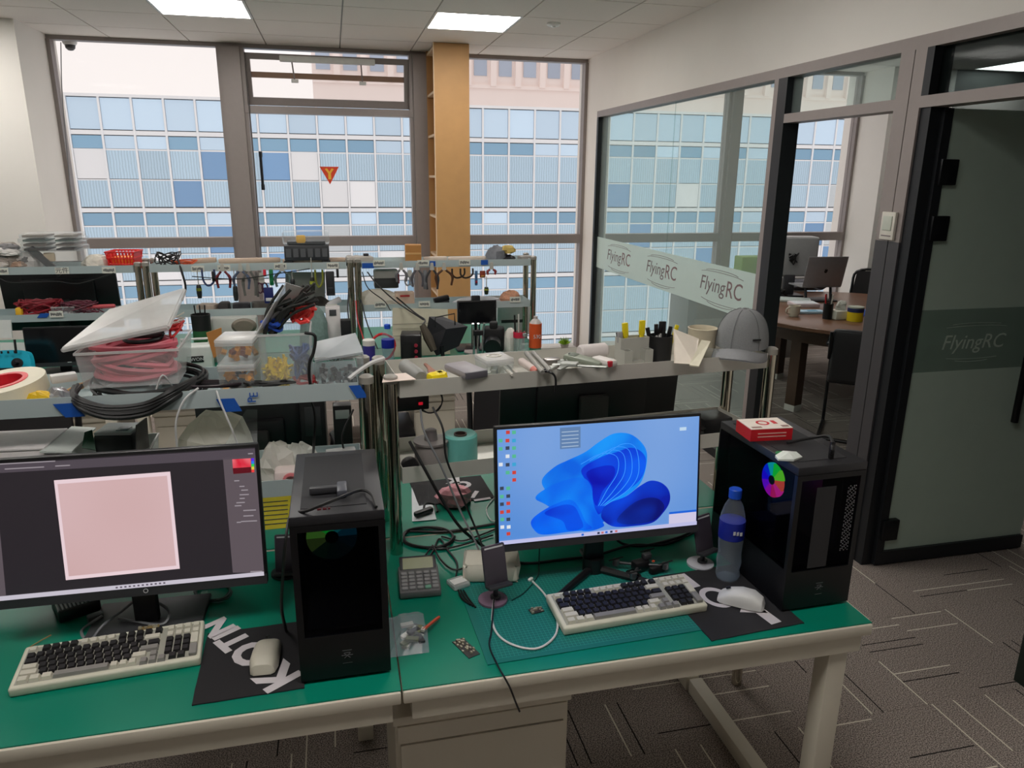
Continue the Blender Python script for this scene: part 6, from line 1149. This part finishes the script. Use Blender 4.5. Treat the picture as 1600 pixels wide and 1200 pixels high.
for a in ((308,424,466,'driver',(28,30,30),(120,130,40),'black screwdriver with olive ring, first of the hanging tools'),(325,424,446,'loop',(60,70,110),None,'blue grey cable loop hanging beside the first screwdriver',1.1),(333,424,440,'strip',(36,36,40),None,'short black clip hanging beside the blue grey loop',.7),(348,424,450,'pliers',(110,30,36),None,'pliers with dark red handles under the middle window rack',1.3),(365,424,470,'driver',(36,40,40),None,'long thin screwdriver with dark handle beside red handled pliers'),(376,424,452,'pliers',(84,96,122),None,'pliers with slate blue handles beside the long screwdriver',1.5),(388,424,462,'pliers',(104,104,100),None,'pliers with grey handles under the middle window rack',1.2),(400,424,464,'strip',(96,92,90),None,'long grey metal rule hanging under the middle rack',.5),(408,426,458,'snip',(70,36,56),None,'scissors with plum handles under the middle window rack'),(413,421,432,'strip',(230,50,70),None,'short bright red clip beside the green handled tool',.6),(423,421,446,'strip',(20,120,70),None,'green flat handle hanging beside the red clip',.8),(419,449,474,'strip',(26,36,100),(210,210,214),'dark blue sleeve hanging under the green handle',1.8),(441,424,448,'pliers',(92,108,108),None,'pliers with grey green handles right of the green tool',1.5),(456,426,446,'driver',(40,42,44),None,'stubby dark screwdriver beside the grey green pliers'),(486,408,458,'driver',(40,42,36),(170,180,60),'yellow ringed screwdriver hanging before the pale board'),(498,424,448,'loop',(130,134,50),None,'olive loop handle hanging before the pale board',.7),(515,424,462,'strip',(40,40,44),None,'wide black strap hanging beside the middle posts',1.7),(527,420,434,'strip',(28,28,30),None,'short black hook hanging beside the middle posts',.5),
  (627,422,440,'pliers',(110,108,112),None,'grey pliers nearest label printer under the right rack',1.1),(640,422,444,'snip',(140,140,144),None,'silver scissors under the right window rack'),(652,422,448,'pliers',(92,90,96),None,'dark grey pliers beside the silver scissors',1.2),(664,422,452,'strip',(110,112,116),None,'grey file hanging under the right window rack',.8),(675,422,452,'pliers',(60,60,64),None,'black pliers in the cluster under the right rack',1.3),(694,422,446,'pliers',(84,52,30),None,'pair of brown hooks hanging before the bookcase panel',1.8),(716,422,434,'loop',(52,40,30),None,'left dark wire loop hanging before the bookcase panel',1.3),(729,422,434,'loop',(52,40,32),None,'right dark wire loop hanging before the bookcase panel',1.3),(744,423,446,'strip',(70,110,150),(150,40,60),'blue handled strip hanging right of the bookcase panel',.6),(754,423,434,'strip',(140,60,40),(206,150,80),'rust coloured tag hanging right of the bookcase panel',1.2),(760,437,460,'driver',(30,50,34),(160,170,70),'dark green screwdriver standing over the lower right shelf'),(768,421,429,'pliers',(150,60,60),None,'small red handled pliers under the right rack end',.9)):
    hang(*a[:6],lb=a[6],w=a[7] if len(a)>7 else 1.0)
cable('thin black cable strung across the hanging tools',[PY(300,432,4.56),PY(370,436,4.555),PY(430,428,4.555),PY(484,420,4.56)],.003,cab)
cable('black cable sagging below the left window rack',[PY(0,436,4.56),PY(20,442,4.56),PY(85,440,4.56),PY(110,443,4.56),PY(130,442,4.56),PY(178,427,4.56)],.004,cab)
cable('black cable from the right window rack towards the softbox lamp',[PY(574,425,4.56),PY(590,445,4.5),PY(620,472,4.45),PY(662,500,4.35)],.004,cab); cable('second black cable falling from tape end of right window rack',[PY(566,425,4.56),PY(575,450,4.5),PY(600,470,4.5),PY(610,485,4.42)],.003,cab)
for k,(a_,b_) in enumerate((((556,470),(568,530)),((564,468),(590,545)),((545,450),(548,520)))): cable(('red cable dropping beside the middle posts','black cable dropping beside the middle posts to bench','thin black cable along the middle posts')[k],[PY(*a_,4.58),PY((a_[0]+b_[0])/2-3,(a_[1]+b_[1])/2,4.5),PY(*b_,4.4)],.004,(redw,cab,cab)[k])
cam_=thing('security_camera','white dome security camera under the ceiling at the left','security camera',(PZ(108,61,CZ-.004).x,PZ(108,61,CZ-.004).y,CZ-.004)); B().lathe([(.055,0),(.055,-.03),(.045,-.045),(0,-.045)],24).obj('base',pan_frame,cam_); B().lathe([(.04,-.045),(.036,-.07),(.02,-.086),(0,-.09)],20).obj('lens_dome',dgrey,cam_)
cable('thin grey cable running down the left window edge',[PY(95,66,7.1),PY(96,120,7.1),PY(98,160,7.1),PY(104,230,7.1),PY(112,320,7.1)],.004,cabg)
sp_=PZ(865,36,CZ-.003); ds=thing('smoke_detector','small round white detector on the ceiling near partition','detector',(sp_.x,sp_.y,CZ-.003)); B().lathe([(.05,0),(.05,-.012),(.035,-.022),(0,-.022)],24).obj('base',pan_frame,ds); B().lathe([(.015,-.022),(.012,-.03),(0,-.03)],12).obj('sensor',pan_frame,ds)
# ================================================================== MEETING ROOM
walnut=mat('walnut_veneer',(116,82,62),.28,noise=.2,scale=5); wd=mat('walnut_leg',(78,58,46),.5)
TC=(4.20,5.28); tb_=thing('round_table','large round walnut table in the meeting room','table',(TC[0],TC[1],0)); B().lathe([(0,.71),(1.02,.71),(1.045,.72),(1.045,.745),(1.035,.75),(0,.75)],64).obj('table_top',walnut,tb_)
B().ring(.82,.80,.58,.71,48).obj('apron',wd,tb_)
for a in(200,290,20,110): x,y=.72*math.cos(R_(a)),.72*math.sin(R_(a)); B().prism([(-.045,-.045),(.045,-.045),(.045,.045),(-.045,.045)],.05,.71,TM((x,y,0),rz=R_(a))).obj('leg',wd,tb_); B().prism([(-.047,-.047),(.047,-.047),(.047,.047),(-.047,.047)],0,.05,TM((x,y,0),rz=R_(a))).obj('leg_sleeve',col((206,204,198)),tb_)
def mchair(label,loc,rz):
    t=thing('meeting_chair',label,'chair',loc,rz,'meeting room chairs'); lt=mat('black_leather',(34,34,38),.4)
    B().rbox((0,0,.45),(.47,.46,.06),.02,3).obj('seat',lt,t); B().rbox((0,.23,.625),(.46,.05,.37),.022,3).obj('backrest',lt,t)
    for s_ in(-1,1): B().tube([(s_*.24,.25,.79),(s_*.24,.22,.60),(s_*.25,.05,.66),(s_*.25,-.18,.64),(s_*.25,-.22,.45),(s_*.25,-.23,.03),(s_*.25,-.20,.015),(s_*.25,.24,.015)],.012,8,sm=3).obj('side_frame',tubm,t); B().rbox((s_*.255,-.05,.668),(.045,.26,.022),.009).obj('armrest',lt,t)
    B().tube([(-.25,.24,.015),(.25,.24,.015)],.012,8).obj('floor_bar',tubm,t); return t
mc=mchair('black leather chair pulled up to the near side of round table',(3.63,4.39,0),R_(140))
mh2=chair('mesh backed chair on the far right of round table',(5.02,6.12,0),R_(-45),'meeting room chairs')
TZ2=.7505
lp=thing('laptop','grey laptop seen from behind on round table','laptop',(4.17,5.75,TZ2+.12),R_(176)); lgm=mat('laptop_grey',(150,147,150),.4,.2); w_=PY(1322,425,5.9).x-PY(1264,425,5.9).x
hz=.27; B().tube([(-.12,-.02,-.12),(-.12,-.05,0)],.012,8).obj('stand_leg',dgrey,lp); B().tube([(.12,-.02,-.12),(.12,-.05,0)],.012,8).obj('stand_leg',dgrey,lp); B().rbox((0,-.04,-.114),(.28,.2,.012),.004).obj('stand_base',dgrey,lp); B().rbox((0,-.11,.008),(.375,.235,.014),.004).obj('base',lgm,lp); ld_=B().rbox((0,0,hz/2),(.375,.008,hz),.004).obj('lid',lgm,lp,(0,.01,.014),rot=(R_(-12),0,0)); ap=B(); ap.add([(x*.018,.0044,hz*.52+z*.02) for x,z in ((-.2,-.95),(.2,-.95),(.55,-.7),(.85,-.1),(.6,.15),(.62,.5),(.85,.75),(.4,.85),(0,.7),(-.4,.85),(-.85,.6),(-.95,.0),(-.6,-.75))]+[(x*.018,.0044,hz*.52+z*.02) for x,z in ((.05,.85),(.3,1.0),(.25,1.3),(.0,1.15))],[tuple(range(13)),(13,14,15,16)]).obj('lid_emblem',blk2,ld_,smooth=False)
dm=thing('desktop_monitor','big grey display turned away on round table','monitor',(4.06,6.12,TZ2),R_(168)); B().rbox((0,0,.36),(.48,.16,.36),.02,3).obj('housing',mat('display_grey',(150,150,150),.45),dm); B().rbox((0,.06,.10),(.10,.05,.20),.01).obj('stand',dgrey,dm); B().rbox((0,.03,.008),(.26,.2,.016),.006).obj('foot',dgrey,dm); tangle('black cables hanging on the grey display back',(0,.095,.27),(.06,.01,.12),14,.006,cab,61,parent=dm,name='rear_cables',cat=None)
def MT(px,py): q=PZ(px,py,TZ2); return (q.x,q.y,TZ2)
kbw=rb('keyboard','white keyboard lying on round table before the display','keyboard',MT(1225,470),(.44,.14,.025),mat('kb_white',(216,224,222),.5),R_(-30),.006,(('key_field',(0,0,.026),(.41,.11,.008),mat('kb_keys',(190,200,198),.5)),))
mgx=thing('mug','cream mug with handle on round table','mug',MT(1240,494)); B().lathe([(.034,0),(.044,.03),(.046,.085),(.043,.085),(.040,.03),(0,.008)],20).obj('cup',mat('mug_cream',(216,206,190),.4),mgx); B().tube([(-.042,0,.07),(-.068,0,.06),(-.068,0,.03),(-.04,0,.02)],.006,8,sm=4).obj('handle',mat('mug_cream',(216,206,190),.4),mgx)
rb('paper_stack','pink and white paper stack on round table','papers',MT(1255,478),(.22,.16,.03),mat('papers_pink',(222,206,210),.6),R_(-12),.003,(('top_sheet',(.01,.01,.031),(.2,.15,.002),mat('paper_white',(216,220,224),.7)),)); rb('blue_tray','light blue folder lying on round table behind the pen holder','folder',MT(1262,489),(.26,.10,.02),mat('folder_blue',(176,206,226),.5),R_(-8),.004,(('label',(.03,-.01,.021),(.08,.04,.002),mat('folder_mark',(90,150,180),.5)),))
pp_=thing('pen_holder','dark pen holder with a red pen on round table','pen holder',MT(1292,498)); B().lathe([(.035,0),(.037,.12),(.034,.12),(.032,.006),(0,.006)],18).obj('cup',blk,pp_)
for k,(x,y,c) in enumerate(((-.015,0,(200,40,50)),(.012,.008,(40,40,44)),(.004,-.012,(206,200,190)),(-.004,.012,(30,60,50)))): B().tube([(x,y,.01),(x*2.4,y*2.4,.19)],.006,6).obj('pen',col(c),pp_)
tx=thing('tissue_box','white tissue box with a pulled tissue on round table','tissue box',MT(1310,498)); B().rbox((0,0,.035),(.13,.11,.07),.012).obj('box',mat('tissue_box',(222,218,206),.6),tx); blob(B(),(0,0,0),(.04,.03,.075),7,.2).obj('tissue',mat('tissue_white',(222,220,212),.8),tx,(.01,0,.068),smooth=False)
yt=thing('yellow_tub','yellow tub with dark blue rim on round table','tub',MT(1335,501)); B().cyl((0,0,0),.058,.075,24).obj('tub',mat('tub_yellow',(240,206,20),.45),yt); B().ring(.06,.05,.07,.10,24).obj('blue_rim',mat('rim_blue',(36,44,96),.45),yt); B().cyl((0,0,.098),.058,.012,24).obj('lid',mat('lid_grey',(170,176,160),.45),yt)
rb('blue_packet','blue and white packet at the right edge of round table','packet',MT(1356,494),(.10,.07,.05),mat('packet_blue',(60,100,200),.5),R_(10),.01); crumple('grey_coat','dark grey coat heaped on the far side of round table','coat',MT(1255,452),(.20,.14,.10),mat('coat_grey',(84,84,90),.9),77,.15); tangle('black and white cables heaped on the far left of round table',(MT(1213,466)[0],MT(1213,466)[1],TZ2),(.10,.10,.08),30,.006,cab,71)
gx=rb('green_box','pale green box standing on the meeting room window sill','box',(PY(1158,428,7.0).x,7.0,PY(1158,428,7.0).z),(.26,.16,.20),mat('box_green',(140,170,90),.5),0,.01); gx.location.z=PY(1158,428,7.0).z
sd=rb('side_cabinet','low grey cabinet under the meeting room window','cabinet',(gx.location.x-.1,6.86,0),(1.3,.42,gx.location.z-.001),mat('cabinet_grey',(150,146,142),.5),0,.006,(('door',(-.3,-.212,.25),(.55,.006,.38),mat('cabinet_door',(160,156,150),.5)),('door',(.3,-.212,.25),(.55,.006,.38),mat('cabinet_door',(160,156,150),.5)))); gx.location.y=6.86
ws=thing('white_cable_reel','white curved cable on the floor behind partition glass','cable',PX(1120,590,2.55)); ws.location.z=.03; B().tube([(0,.3,.0),(.02,.1,.0),(.10,-.1,.0),(.3,-.2,.0)],.012,8,sm=5).obj('cable',cabw,ws)
